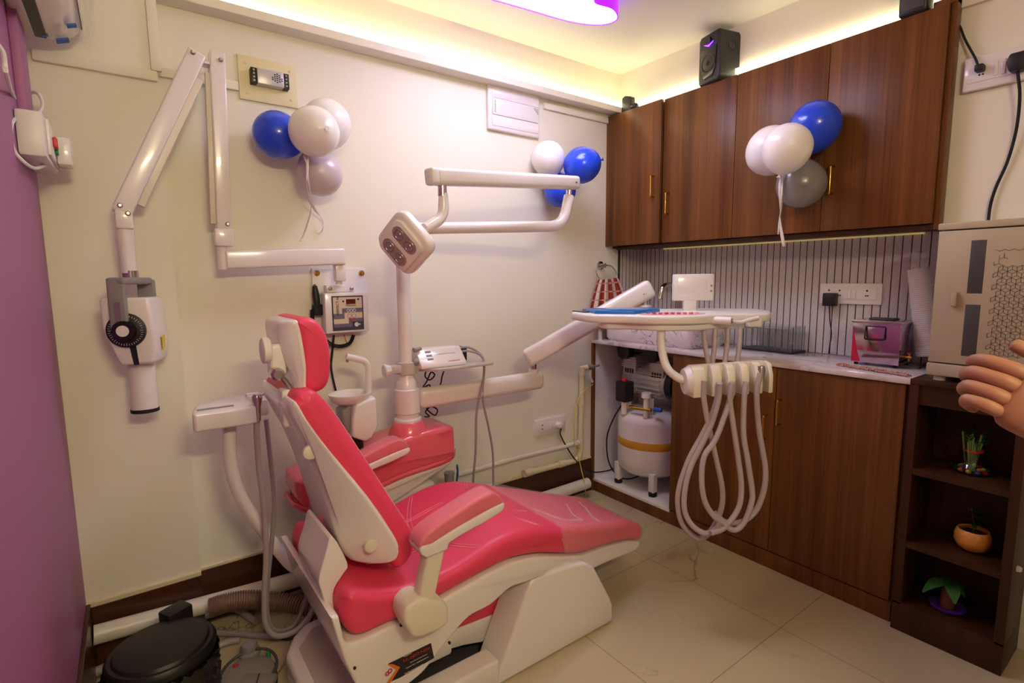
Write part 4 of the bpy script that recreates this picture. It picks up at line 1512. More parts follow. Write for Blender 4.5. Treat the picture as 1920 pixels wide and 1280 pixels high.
za_ = .786
obj('support_arm', B().bar((PX + .047, PY, za_), (-1.005, PY - .01, za_ + .002), .062, .086, bev=.024, seg=4), 'gloss_white', IT)
j0 = P(999, 692, Y=PY - .02)
obj('arm_collar', B().lathe([(.0465, -.052), (.052, -.048), (.052, .048), (.0465, .052)], (PX, PY, za_), (0, 0, 1), 28), 'gloss_white', IT)
obj('joint', B().lathe([(.024, -.03), (.024, .0)], V(-1.055, PY - .01, .845), (0, 0, 1), 18), 'gloss_white', IT)
obj('joint', B().lathe([(.015, 0), (.015, .05)], V(-1.055, PY - .01, .845), (0, 0, 1), 14), 'chrome', IT)
s0, s1 = P(986, 673, Y=PY - .03), P(1222, 538, Y=-.60)
SA = obj('spring_arm', B().bar(s0, s1, .064, .086, bev=.020, seg=4), 'gloss_white', IT)
uu = (s1 - s0).normalized()
sc = B()
for (x, y) in ((987, 680), (994, 676), (1209, 550)):
    q = P(x, y, d=depth(s0 if x < 1100 else s1) - .04)
    sc.lathe([(.005, -.03), (.005, .004)], q, -_f, 10)
obj('screw', sc, 'steel_dull', SA)
zt_ = P(1250, 592, d=1.90).z
zb2 = P(1250, 610, d=1.88).z
zl_ = P(1250, 622, d=1.90).z
plan = [(1071, 2.16), (1110, 2.00), (1172, 1.965), (1225, 1.90), (1275, 1.885), (1318, 1.90), (1345, 1.95), (1395, 1.97), (1446, 1.98), (1447, 2.12), (1420, 2.27), (1320, 2.33), (1200, 2.33), (1110, 2.28)]
pp = [(lambda q: (q.x, q.y))(Q(x, d)) for x, d in plan]
obj('table_top', B().prism([(q.x, q.y) for q in fillet([V(a, b, 0) for a, b in pp] + [V(*pp[0], 0)], .030, 3)[:-1]], (0, 0, zb2), (1, 0, 0), (0, 1, 0), zt_ - zb2, .009, 3, .9), 'plastic_white', IT)
plan2 = [(1130, 2.02), (1180, 1.985), (1225, 1.92), (1275, 1.905), (1316, 1.92), (1345, 1.96), (1410, 1.985), (1420, 2.12), (1380, 2.25), (1200, 2.27), (1130, 2.2)]
pp2 = [(lambda q: (q.x, q.y))(Q(x, d)) for x, d in plan2]
obj('table_base', B().prism(smooth2(pp2, 4), (0, 0, zl_), (1, 0, 0), (0, 1, 0), zb2 - zl_ + .002, .008, 3, .6), 'plastic_white', IT)
pb = [(lambda q: (q.x, q.y))(Q(x, d)) for x, d in ((1092, 2.22), (1116, 2.03), (1190, 1.99), (1238, 2.12), (1225, 2.26))]
trb = obj('blue_tray', B().prism(pb, (0, 0, zt_), (1, 0, 0), (0, 1, 0), .012, .002), 'blue_tray', IT)
obj('glass_cover', B().prism([(lambda q: (q.x, q.y))(Q(x, d)) for x, d in ((1074, 2.20), (1096, 2.10), (1180, 2.24), (1180, 2.31), (1110, 2.27))], (0, 0, zt_), (1, 0, 0), (0, 1, 0), .004), 'glass', IT)
kp = [(lambda q: (q.x, q.y))(Q(1262 + 62 * cos(t), 1.985 + .07 * sin(t))) for t in [2 * pi * i / 28 for i in range(28)]]
KP = obj('keypad', B().prism(kp, (0, 0, zt_), (1, 0, 0), (0, 1, 0), .002), 'pink_pad', IT)
kb = B()
for i in range(9):
    for jx in (1.955, 1.99, 2.02):
        q = Q(1216 + 11.5 * i, jx, zt_ + .002)
        if ((1216 + 11.5 * i - 1262) / 56) ** 2 + ((jx - 1.985) / .065) ** 2 < .85:
            kb.lathe([(.0075, 0), (.0068, .002)], q, (0, 0, 1), 12)
obj('keypad_button', kb, 'tape_red', KP)
hq = Q(1338, 1.93, P(1350, 602, d=1.92).z)
obj('handle_boss', B().tube([hq + RH * -.004 + FH * .03, hq + RH * .062 - FH * .02], [.0155, .0155], 18), 'plastic_white', IT)
obj('handle_screw', B().tube([hq + RH * .062 - FH * .02, hq + RH * .066 - FH * .022], [.009, .009], 14), 'steel_dull', IT)
obj('handle', B().tube(catmull([hq + RH * .062 - FH * .006, hq + RH * .10 + V(0, 0, -.006), hq + RH * .14 + V(0, 0, .004), hq + RH * .168 + V(0, 0, .010)], 6), [.006, .008], 10), 'plastic_white', IT)
obj('handle_block', B().obox(Q(1415, 1.95, P(1415, 606, d=1.93).z), (.05, .03, .030), Matrix((RH, FH, V(0, 0, 1))).transposed(), .004), 'plastic_white', IT)
# film viewer
vd = 2.20
a, b = P(1261, 514, d=vd), P(1337, 563, d=vd)
MC = Matrix((RH, FH, V(0, 0, 1))).transposed()
vc = (a + b) / 2
vw, vh = (b - a).dot(RH), a.z - b.z
FV = obj('film_viewer', B().obox(vc, (vw, .026, vh), MC, .006), 'plastic_white', IT)
obj('screen', B().obox(vc - FH * .0135 - RH * .006, (vw * .72, .002, vh * .74), MC, .001), 'gloss_white', FV)
dots = B()
for t in (-.06, .14):
    dots.lathe([(.0045, 0), (.0045, .002)], vc - FH * .013 + RH * vw * .43 - V(0, 0, vh * t), -FH, 12)
obj('button', dots, 'mid_grey', FV)
obj('viewer_stem', B().obox(V(vc.x, vc.y, 0) - RH * .012 + V(0, 0, (b.z + zt_) / 2), (.055, .022, b.z - zt_ + .02), MC, .006), 'plastic_white', IT)
ar = s1 + uu * .02
mid = Q(1215, 2.17, zt_)
nk_ = s1 - uu * .035
obj('table_neck', B().lathe([(.013, zt_ - .01 - nk_.z), (.013, -.02)], nk_, (0, 0, 1), 16), 'chrome', IT)
obj('neck_base', B().lathe([(.030, 0), (.028, .010), (.016, .014)], V(nk_.x, nk_.y, zt_), (0, 0, 1), 20), 'plastic_white', IT)
# holder and hoses
hdp = 1.90
sp_ = [P(1240, 618, d=1.95), P(1240, 648, d=1.95), P(1250, 688, d=1.93), P(1272, 708, d=1.92), P(1296, 716, d=1.91)]
obj('holder_tube', B().tube(catmull(sp_, 8), .0150, 16), 'plastic_white', IT)
hz = P(1360, 716, d=hdp).z
HO = B()
x0, x1 = 1293, 1438


def HP(px, dd, py):
    return P(px, py, d=hdp + dd)


ax = RH
tilt = V(0, 0, (P(1440, 706, d=hdp).z - P(1293, 716, d=hdp).z) / ((x1 - x0) / FPX * hdp))
axis = (RH + tilt).normalized()
h0 = P(1293, 715, d=hdp)
ln_ = (x1 - x0) / FPX * hdp
fwd = -FH
HB = obj('handpiece_holder', B().bar(h0 + FH * .026, h0 + axis * ln_ + FH * .026, .026, .112, bev=.008), 'warm_white', IT)
edges_ = [(1293, 1316), (1328, 1345), (1356, 1371), (1382, 1396), (1407, 1421), (1432, 1440)]
for xa_, xb_ in edges_:
    s_, t_ = (xa_ - x0) / FPX * hdp, (xb_ - x0) / FPX * hdp
    o_h = h0 + axis * s_
    tt = B()
    pr_ = [(-.016, .056), (.004, .056), (.022, .048), (.040, .014), (.042, -.052), (-.016, -.056)]
    a_ = [tt.bm.verts.new(o_h + fwd * x + V(0, 0, z)) for x, z in pr_]
    b_ = [tt.bm.verts.new(o_h + axis * (t_ - s_) + fwd * x + V(0, 0, z)) for x, z in pr_]
    tt._skin([a_, b_])
    tt._bev(a_ + b_, .004, 2)
    obj('slot_divider', tt, 'warm_white', HB)
obj('end_cap', B().tube([h0 - axis * .020 + FH * .006, h0 + axis * .0 + FH * .006], [.046, .056], 22), 'plastic_white', HB)


def crop(pts):
    return [(1240 + x / 2.907, 600 + y / 2.907) for x, y in pts]


hoses = [
    ([(235, 330), (232, 420), (255, 560), (300, 760), (330, 900), (332, 1000), (300, 1100), (245, 1175), (190, 1185), (120, 1120), (92, 1030), (96, 920), (150, 760), (215, 640), (265, 540), (300, 440), (318, 340)], (-.035, .03)),
    ([(318, 345), (312, 430), (275, 560), (215, 690), (160, 800), (128, 930), (128, 1040), (170, 1120), (240, 1162), (300, 1135), (322, 1095)], (-.05, .0)),
    ([(392, 335), (378, 420), (300, 640), (235, 740), (220, 860), (235, 980), (280, 1060), (340, 1112), (400, 1143), (452, 1100), (490, 1000), (495, 930), (470, 760), (448, 620), (452, 420), (464, 335)], (-.04, -.045)),
    ([(388, 340), (374, 430), (390, 560), (420, 760), (436, 900), (425, 1010), (380, 1090), (330, 1140), (270, 1160)], (-.055, -.03)),
    ([(540, 290), (520, 400), (533, 600), (566, 800), (560, 920), (520, 1030), (460, 1088), (400, 1105), (340, 1095), (290, 1050)], (-.035, -.02)),
]
for i, (pts, (d0, d1)) in enumerate(hoses):
    cp = crop(pts)
    n = len(cp)
    w3 = [P(x, y, d=hdp - .012 + d0 + (d1 - d0) * sin(pi * k / (n - 1)) * .8) for k, (x, y) in enumerate(cp)]
    obj('hose', B().tube(catmull(w3, 7), .0098, 10), 'hose_grey', IT)
for (xa_, xb_) in ((1319, 1330), (1341, 1335), (1365, 1358), (1388, 1381)):
    obj('hose', B().tube(catmull([P(xa_, 616, d=1.97), P(xa_ + (xb_ - xa_) * .3, 650, d=1.96), P(xb_, 692, d=1.945), P(xb_ + 2, 740, d=1.95)], 6), .0095, 10), 'hose_grey', IT)
sq = P(1427, 692, d=hdp - .03)
obj('syringe', B().tube([sq + V(0, 0, .012), sq, sq + V(-.006, 0, -.05)], [.012, .015, .010], 12), 'steel_dull', IT)

# ------------------------------------------------------------------ assistant tray on its bent arm
yA = -.315
AT = thing('assistant_tray', P(585, 1080, Y=yA), 'white assistant tray with suction hoses on a bent arm, left of the headrest', 'instrument tray')
tb = [P(430, 798, Y=yA), P(431, 868, Y=yA), P(446, 925, Y=yA), P(500, 1004, Y=yA), P(552, 1068, Y=yA), P(612, 1084, Y=-.38)]
obj('arm', B().tube(fillet(tb, .10, 8), .0205, 16), 'gloss_white', AT)
zt2, zb3 = P(430, 766, Y=yA - .08).z, P(430, 802, Y=yA - .09).z
px_ = [(P(x, 785, Y=yA - .08)).x for x in (361, 480, 506)]
pol = [(px_[0], yA - .075), (px_[0] + .03, yA - .088), (px_[1], yA - .088), (px_[1] + .01, yA - .02), (px_[1] + .005, yA + .11), (px_[0] + .10, yA + .12), (px_[0] + .03, yA + .06)]
TT = obj('tray', B().prism(smooth2(pol, 3), (0, 0, zb3), (1, 0, 0), (0, 1, 0), zt2 - zb3, .010, 3, .6), 'gloss_white', AT)
obj('keypad', B().obox(((px_[0] + px_[1]) / 2 - .02, yA - .045, zt2 + .001), (.10, .016, .002), None, .0), 'mid_grey', TT)
ho = B()
for k in range(4):
    yy = yA - .06 + k * .042
    ho.box((px_[1] - .002, yy - .013, zb3 + .018), (px_[2], yy + .013, zt2 + .012), .005)
obj('slot_divider', ho, 'plastic_white', TT)
hz1 = [(481, 802), (486, 879), (494, 942), (499, 1038), (496, 1118), (499, 1171), (522, 1192), (563, 1176), (592, 1134), (612, 1090)]
obj('suction_hose', B().tube(catmull([P(x, y, Y=yA - .06) for x, y in [(484, 770)] + hz1], 7), .0095, 10), 'hose_grey', AT)
hz2 = [(499, 786), (509, 879), (514, 942), (510, 1012), (503, 1080), (501, 1145), (514, 1180), (552, 1171), (576, 1112), (583, 1038), (584, 935)]
obj('suction_hose', B().tube(catmull([P(x, y, Y=yA - .02) for x, y in hz2], 7), .0075, 10), 'cord_grey', AT)
q = P(483, 788, Y=yA - .075)
obj('syringe', B().tube([q, q + V(.001, 0, .045), q + V(.003, 0, .075), q + V(.004, 0, .085)], [.011, .0125, .017, .012], 12).tube(catmull([P(490, 742, Y=yA - .06), P(502, 735, Y=yA - .06), P(512, 731, Y=yA - .06), P(521, 734, Y=yA - .06)], 5), .0025, 8), 'chrome', AT)

# ------------------------------------------------------------------ bracket tray with the scaler
BT = thing('bracket_tray', (PX, PY, .90), 'small grey white shelf clamped to the white post, carrying the scaler', 'shelf')
zc_ = P(768, 688, Y=PY).z
obj('clamp', B().lathe([(.034, -.026), (.042, -.024), (.042, .022), (.034, .026)], (PX, PY, zc_), (0, 0, 1), 20).box((PX - .075, PY - .028, zc_ - .016), (PX - .03, PY + .012, zc_ + .016), .004).box((PX + .03, PY - .028, zc_ - .018), (PX + .07, PY + .03, zc_ + .018), .004), 'grey_white', BT)
obj('clamp_knob', B().lathe([(.024, 0), (.027, .004), (.024, .012), (.018, .028)], (PX - .105, PY - .02, zc_), (1, 0, 0), 8), 'plastic_white', BT)
ztp = P(850, 686, Y=PY - .06).z
pol = [(PX + .045, PY - .03), (PX + .10, PY - .085), (PX + .37, PY - .085), (PX + .39, PY - .06), (PX + .39, PY + .12), (PX + .10, PY + .12), (PX + .045, PY + .06)]
obj('shelf_board', B().prism(pol, (0, 0, ztp - .012), (1, 0, 0), (0, 1, 0), .012, .003), 'grey_white', BT)
sx0, sx1 = P(787, 680, Y=PY - .05).x, P(872, 680, Y=PY - .05).x
syc = PY - .01
SC_ = thing('ultrasonic_scaler', ((sx0 + sx1) / 2, syc, ztp), 'white ultrasonic scaler box with sloping front on the small clamped shelf', 'scaler')
sp2 = [(-.055, 0), (-.055, .014), (.0, .076), (.05, .080), (.055, .07), (.055, 0)]
bs2 = B().prism(sp2, (sx0, syc, ztp), (0, 1, 0), (0, 0, 1), sx1 - sx0, .006, 2)
obj('body', bs2, 'gloss_white', SC_)
fd = V(0, .055, .062).normalized()
fn_ = V(0, -fd.z, fd.y)
o3 = V((sx0 + sx1) / 2, syc - .055, ztp + .014)
pan = B()
for k in range(3):
    pan.obox(o3 + V(-.055, 0, 0) + fd * (.030 + .018 * k) + fn_ * .0005, (.026, .009, .002), Matrix((V(1, 0, 0), fd, -fn_)).transposed(), .0005)
obj('button', pan, 'mid_grey', SC_)
text('lettering', 'woodpecker', o3 + V(.05, 0, 0) + fd * .012 + fn_ * .001, (1, 0, 0), fd, .011, 'ink_red', SC_)
obj('indicator_row', B().bar(o3 + V(-.02, 0, 0) + fd * .05 + fn_ * .001, o3 + V(.07, 0, 0) + fd * .05 + fn_ * .001, .0015, .001), 'mid_grey', SC_)
obj('handpiece', B().tube([V(sx0 + .02, syc - .01, ztp + .082), V(sx0 - .015, syc - .02, ztp + .078)], [.008, .010], 12), 'cord_grey', SC_)
obj('side_knob', B().lathe([(.016, 0), (.016, .012), (.010, .02)], (sx0, syc - .02, ztp + .030), (-1, 0, 0), 16), 'cord_grey', SC_)
obj('cord', B().tube(catmull([V(sx1 - .005, syc + .03, ztp + .06), V(sx1 + .05, syc + .02, ztp + .062), V(sx1 + .09, syc, ztp + .04), V(sx1 + .10, syc - .03, ztp + .006), P(906, 712, Y=PY - .05), P(894, 770, Y=PY - .05), P(892, 840, Y=PY - .05), P(887, 905, Y=PY - .05), P(884, 960, Y=PY - .05)], 7), .0052, 8), 'cord_grey', SC_)
obj('cord', B().tube(catmull([V(sx1 - .005, syc + .03, ztp + .045), V(sx1 + .06, syc + .0, ztp + .045), V(sx1 + .102, syc - .03, ztp + .0), P(905, 745, Y=PY - .03), P(916, 800, Y=PY - .03), P(924, 850, Y=PY - .03), P(925, 920, Y=PY - .03), P(926, 960, Y=PY - .03)], 7), .0052, 8), 'cord_grey', SC_)
ad = thing('power_adapter', (sx1 + .03, syc + .055, ztp), 'black power adapter behind the white scaler on the small shelf', 'adapter')
obj('case', B().box((sx1 + .008, syc + .04, ztp + .0005), (sx1 + .06, syc + .10, ztp + .062), .005), 'black', ad)
bw = [P(800, 692, Y=PY + .02), P(797, 705, Y=PY + .02), P(806, 712, Y=PY + .02), P(815, 703, Y=PY + .02), P(808, 698, Y=PY + .02), P(800, 715, Y=PY + .02), P(793, 727, Y=PY + .02), P(806, 722, Y=PY), P(804, 745, Y=PY + .03), P(800, 765, Y=PY + .03), P(815, 778, Y=PY + .03), P(820, 768, Y=PY + .03), P(808, 762, Y=PY + .03), P(798, 772, Y=PY + .03), P(805, 780, Y=PY - .02), P(796, 781, Y=PY - .02)]
obj('cord', B().tube(catmull(bw, 7), .0032, 7), 'black_rubber', ad)
obj('cord', B().tube(catmull([P(833, 694, Y=PY + .02), P(829, 705, Y=PY + .02), P(825, 722, Y=PY + .02), P(812, 740, Y=PY + .04)], 7), .0032, 7), 'black_rubber', ad)

# ------------------------------------------------------------------ lower cabinet, worktop
DF = -.422            # face of the doors
ZC = .918
yd0 = P(1258, 800, X=DF).y
yd1 = P(1449, 850, X=DF).y
LC = thing('base_cabinet', (DF + .2, -.78, 0), 'dark walnut base cabinet with an open bay for the compressor', 'cabinet')
TH = .016
obj('plinth', B().box((DF + .006, YE + .006, 0), (DF + .022, -.001, .075), .001), 'walnut', LC)
obj('end_panel', B().box((DF, -TH, .075), (-.012, -.0005, ZC - .02), .001), 'plastic_white', LC)
obj('edge_strip', B().box((DF - .004, -TH - .004, 0), (DF + .012, -.0005, ZC - .021), .001), 'walnut', LC)
obj('bay_floor', B().box((DF + .004, yd0 + .0, .062), (-.012, -TH, .078), .001), 'plastic_white', LC)
obj('bay_back', B().box((-.016, yd0, .078), (-.010, -TH, ZC - .02)), 'plastic_white', LC)
obj('divider', B().box((DF + .018, yd0 - TH, .078), (-.012, yd0, ZC - .02), .001), 'walnut', LC)
obj('carcass', B().box((DF + .020, YE + .004, .075), (-.012, yd0 - TH - .002, .09)).box((DF + .02, YE + .004, .09), (-.012, YE + .02, ZC - .02)), 'walnut', LC)


def handle(c, ln, parent, out=(-1, 0, 0)):
    o_ = Vector(out)
    h = B().tube(fillet([c + V(0, 0, ln / 2), c + o_ * .028 + V(0, 0, ln / 2), c + o_ * .028 - V(0, 0, ln / 2), c - V(0, 0, ln / 2)], .006, 4), .0048, 10)
    return obj('handle', h, 'brass', parent)


for k, (ya_2, yb_2, hpx) in enumerate(((yd0 - .001, yd1 + .0015, (1437, 800)), (yd1 - .0015, YE + .012, (1463, 772)))):
    D_ = obj('door', B().box((DF, yb_2, .082), (DF + .018, ya_2, ZC - .024), .0015), 'walnut', LC)
    q = P(hpx[0], hpx[1], X=DF)
    handle(V(DF, q.y, q.z), .105, D_)
o = obj('worktop', B().box((DF - .010, YE - .004, ZC - .020), (-.010, -.0005, ZC), .003), 'counter_marble')
tag(o, 'pale marble worktop running along the ribbed tile wall', 'worktop')

# compressor
cx, cy = -.225, -.225
cq = P(1219, 830, X=cx)
cy = cq.y
R1 = .185
z0 = .079
CP = thing('air_compressor', (cx, cy, z0), 'white tank air compressor with amber tape band inside the open cabinet bay', 'compressor')
zt_k, zb_k = P(1225, 765, X=cx).z, P(1225, 885, X=cx).z
prof_ = [(.02, zb_k), (.11, zb_k + .004), (.155, zb_k + .018), (.178, zb_k + .045), (R1, zb_k + .08), (R1, zt_k - .06), (.179, zt_k - .035), (.152, zt_k - .012), (.10, zt_k - .001), (.02, zt_k)]
obj('tank', B().lathe(prof_, (cx, cy, 0), (0, 0, 1), 40), 'gloss_white', CP)
zm = P(1200, 833, X=cx - .14).z
obj('tape_band', B().lathe([(R1 + .0005, zm - .022), (R1 + .001, zm - .021), (R1 + .001, zm + .021), (R1 + .0005, zm + .022)], (cx, cy, 0), (0, 0, 1), 40, cap=False), 'amber_tape', CP)
for dx, dy in ((-.125, .125), (-.125, -.125), (.125, -.125), (.125, .125)):
    lg = obj('leg', B().box((cx + dx - .018, cy + dy - .018, z0 + .022), (cx + dx + .018, cy + dy + .018, zb_k + .05), .004), 'plastic_white', CP)
    obj('rubber_foot', B().lathe([(.022, 0), (.024, .02), (.018, .026)], (cx + dx, cy + dy, z0), (0, 0, 1), 16), 'black_rubber', lg)
n0_ = len(COL.objects)
zm = zt_k + .105
for sy in (-.06, .06):
    obj('support', B().lathe([(.010, zt_k - .01), (.010, zt_k + .06)], (cx - .07, cy + sy, 0), (0, 0, 1), 12), 'gloss_white', CP)
mt = B().lathe([(.02, -.09), (.058, -.088), (.062, -.07), (.062, .07), (.058, .088), (.02, .09)], (cx + .01, cy - .02, zm + .01), (0, 1, 0), 32)
for i in range(22):
    a_ = 2 * pi * i / 22
    d_ = V(cos(a_), 0, sin(a_))
    mt.bar(V(cx + .01, cy - .085, zm + .01) + d_ * .066, V(cx + .01, cy + .045, zm + .01) + d_ * .066, .003, .012, d_)
obj('motor', mt, 'aluminium', CP)
obj('motor_end', B().lathe([(.066, 0), (.066, .03), (.05, .036)], (cx + .01, cy - .105, zm + .01), (0, -1, 0), 28), 'black', CP)
for sy in (.085, -.06):
    cyl = B().box((cx - .045, cy + sy - .035, zm + .03), (cx + .055, cy + sy + .035, zm + .105), .004)
    for i in range(5):
        cyl.box((cx - .050, cy + sy - .040, zm + .066 + i * .010), (cx + .06, cy + sy + .040, zm + .070 + i * .010), .001)
    CYL = obj('cylinder_block', cyl, 'aluminium', CP)
    sl = B()
    for i in range(4):
        sl.box((cx - .047, cy + sy - .024 + i * .013, zm + .040), (cx - .045, cy + sy - .016 + i * .013, zm + .060), .0005)
    obj('vent', sl, 'black', CYL)
    obj('air_filter', B().lathe([(.02, 0), (.034, .004), (.034, .04), (.02, .045)], (cx - .03, cy + sy + .015, zm + .135), (-1, 0, 0), 20), 'black', CYL)
    obj('crankcase', B().lathe([(.05, -.04), (.062, -.03), (.062, .03), (.05, .04)], (cx + .0, cy + sy, zm + .01), (1, 0, 0), 28), 'steel_dull', CP)
obj('manifold', B().tube([V(cx - .01, cy + .085, zm + .125), V(cx - .01, cy - .06, zm + .125)], .008, 10), 'chrome', CP)
PS = obj('pressure_switch', B().box((cx - .150, cy + .012, zm - .065), (cx - .095, cy + .068, zm + .02), .006), 'black', CP)
obj('button', B().lathe([(.012, 0), (.013, .004), (.009, .012)], (cx - .125, cy + .040, zm + .02), (0, 0, 1), 14), 'red', PS)
obj('pipe_stub', B().lathe([(.012, zt_k - .015), (.012, zt_k + .045)], (cx - .125, cy + .040, 0), (0, 0, 1), 12), 'gloss_white', CP)
obj('pipe_stub', B().lathe([(.012, zt_k - .015), (.012, zt_k + .07), (.02, zt_k + .07), (.02, zt_k + .09)], (cx - .105, cy - .060, 0), (0, 0, 1), 12), 'gloss_white', CP)
obj('valve', B().tube([V(cx - .125, cy + .01, zt_k + .02), V(cx - .105, cy - .085, zt_k + .022)], .008, 10), 'brass', CP)
obj('valve', B().tube([V(cx - .10, cy - .095, zt_k + .028), V(cx - .09, cy - .125, zt_k + .028)], .010, 10), 'blue_tape', CP)
KS = min(1.34, (ZC - .035 - zt_k) / .185)
for ob_ in list(COL.objects)[n0_:]:
    for v_ in ob_.data.vertices:
        v_.co = Vector((cx + (v_.co.x - cx) * KS, cy + (v_.co.y - cy) * KS, zt_k + (v_.co.z - zt_k) * KS))
obj('carry_handle', B().tube(fillet([V(cx - .06, cy + .14, zt_k - .02), V(cx - .08, cy + .16, zt_k + .04), V(cx - .12, cy + .12, zt_k + .03)], .02), .004, 8), 'gloss_white', CP)
obj('caution_label', B().obox(V(cx - .05, cy - .06, zm + .045), (.004, .045, .034), Matrix.Rotation(radians(32), 3, 'Y')), 'yellow', CP)
pc = [V(cx - .17, cy + .055, zm - .07), P(1170, 752, X=cx - .15), P(1150, 785, X=cx - .16), P(1138, 820, X=cx - .16), P(1140, 860, X=cx - .16), P(1152, 885, X=-.36), P(1170, 897, X=-.33), P(1190, 895, X=-.30), P(1204, 888, X=-.27)]
obj('cord', B().tube(catmull(pc, 8), .0042, 8), 'black_rubber', CP)

# basin and faucet on the worktop
b0, b1 = P(1150, 640, Z=ZC), P(1293, 650, Z=ZC)
by0, by1 = -.055, P(1300, 640, X=-.37).y
BS = thing('wash_basin', (-.21, (by0 + by1) / 2, ZC), 'rectangular marble patterned wash basin standing on the worktop', 'basin')
zbs = ZC + .105
pbs = B()
lo, hi = (-.375, by1, ZC), (-.068, by0, zbs)
pl = [(lo[0], lo[1]), (hi[0], lo[1]), (hi[0], hi[1]), (lo[0], hi[1])]


def rr2(x0, y0, x1, y1, r, n=5):
    cx_, cy_ = (x0 + x1) / 2, (y0 + y1) / 2
    return [(cx_ + a, cy_ + b) for a, b in rrect((x1 - x0) / 2, (y1 - y0) / 2, r, n)]


loops = []
for (ins, z) in ((.012, ZC), (0, ZC + .02), (0, zbs - .004), (.003, zbs), (.012, zbs), (.015, zbs - .01), (.03, ZC + .035)):
    loops.append([pbs.bm.verts.new((a, b, z)) for a, b in rr2(lo[0] + ins, lo[1] + ins, hi[0] - ins, hi[1] - ins, .03)])
pbs._skin(loops)
obj('bowl', pbs, 'basin_marble', BS)
obj('drain', B().lathe([(.022, 0), (.020, .004)], (-.21, (by0 + by1) / 2, ZC + .036), (0, 0, 1), 18), 'chrome', BS)
fq = P(1262, 560, X=-.05)
fq.y -= .0
fy = P(1274, 560, X=-.035).y
obf = B().tube(catmull([V(-.035, fy, ZC), V(-.035, fy, ZC + .20), V(-.05, fy + .004, ZC + .285), V(-.10, fy + .02, ZC + .315), V(-.15, fy + .03, ZC + .30), V(-.168, fy + .036, ZC + .235)], 7), .0145, 12)
FA = thing('faucet', (-.035, fy, ZC), 'tall curved chrome faucet behind the white film viewer', 'faucet')
obj('spout', obf, 'chrome', FA)
obj('base', B().lathe([(.024, 0), (.022, .012), (.014, .02)], (-.035, fy, ZC), (0, 0, 1), 18), 'chrome', FA)
obj('lever', B().bar((-.035, fy - .01, ZC + .10), (-.06, fy - .06, ZC + .115), .010, .008, bev=.002), 'chrome', FA)
q = P(1148, 623, X=-.36)
tag(obj('bottle', B().lathe([(.012, 0), (.012, .05), (.007, .055), (.007, .062)], (-.385, -.03, ZC), (0, 0, 1), 16), 'plastic_white'), 'small white cylinder on the left end of the worktop beside the basin', 'bottle')
q = P(1352, 640, X=-.10)
gz = thing('soap_cup', (-.15, q.y, ZC), 'small chrome and white cup on the worktop behind the hanging hoses', 'cup')
obj('body', B().lathe([(.022, 0), (.024, .05), (.021, .05), (.020, .004)], (-.15, q.y, ZC), (0, 0, 1), 20), 'plastic_white', gz)
obj('cap', B().lathe([(.016, .05), (.016, .075), (.008, .08)], (-.15, q.y, ZC), (0, 0, 1), 16), 'chrome', gz)

# clear rack on a black base
ry0, ry1 = P(1400, 645, X=-.10).y, P(1498, 652, X=-.10).y
RK = thing('clear_rack', (-.09, (ry0 + ry1) / 2, ZC), 'clear acrylic rack on a thin black base against the ribbed tiles', 'rack')
obj('base', B().box((-.16, ry1, ZC), (-.03, ry0, ZC + .010), .002), 'black', RK)
rk = B().box((-.150, ry1 + .006, ZC + .010), (-.146, ry0 - .006, ZC + .125)).box((-.04, ry1 + .006, ZC + .010), (-.036, ry0 - .006, ZC + .125))
rk.box((-.146, ry1 + .006, ZC + .010), (-.04, ry1 + .009, ZC + .125)).box((-.146, ry0 - .009, ZC + .010), (-.04, ry0 - .006, ZC + .125))
obj('case', rk, 'glass', RK)
wr = B()
for i in range(7):
    yy = ry1 + .02 + (ry0 - ry1 - .04) * i / 6
    wr.tube([V(-.143, yy, ZC + .012), V(-.143, yy, ZC + .11)], .0012, 6)
wr.tube([V(-.143, ry1 + .015, ZC + .11), V(-.143, ry0 - .015, ZC + .11)], .0012, 6)
obj('wire_rail', wr, 'chrome', RK)

# switch plate on the tiles, adapter
a, b = P(1540, 531, X=-.012), P(1653, 572, X=-.012)
zt_s, zb_s = P(1596, 531, X=-.012).z, P(1596, 570, X=-.012).z
S2, u2, n2, M2 = socket(V(-.009, (a.y + b.y) / 2, (zt_s + zb_s) / 2), (0, -1, 0), abs(b.y - a.y), zt_s - zb_s, 'long white switch plate on the ribbed tiles above the steel box', [('h', -.34), ('h', -.16), ('s', .0), ('s', .08), ('h', .28)])
a, b = P(1544, 549, X=-.05), P(1566, 574, X=-.05)
AD = thing('charger', ((a.x - .0), (a.y + b.y) / 2, b.z), 'black charger block plugged into the plate on the ribbed tiles', 'charger', 'plugs')
obj('case', B().box((-.06, b.y, b.z), (-.0235, a.y, a.z), .004), 'black', AD)
obj('cord', B().tube(catmull([P(1555, 574, X=-.04), P(1556, 600, X=-.035), P(1559, 625, X=-.035), P(1556, 645, X=-.04), P(1554, 662, Z=ZC + .003)], 8), .0024, 6), 'black_rubber', AD)
q = P(1573, 662, Z=ZC)
PB = thing('atomiser', (q.x, q.y, ZC), 'small clear jar with a black bulb cap between the charger and the steel box', 'jar')
obj('jar', B().lathe([(.018, 0), (.019, .02), (.016, .028)], (q.x, q.y, ZC), (0, 0, 1), 16), 'glass', PB)
obj('bulb', B().lathe([(.014, .026), (.019, .034), (.018, .046), (.010, .058), (.002, .062)], (q.x, q.y, ZC), (0, 0, 1), 16), 'black_gloss', PB)
obj('lead', B().tube(catmull([V(q.x, q.y - .018, ZC + .006), V(q.x, q.y - .05, ZC + .005), V(q.x + .01, q.y - .075, ZC + .005)], 6), .003, 6), 'black', PB)

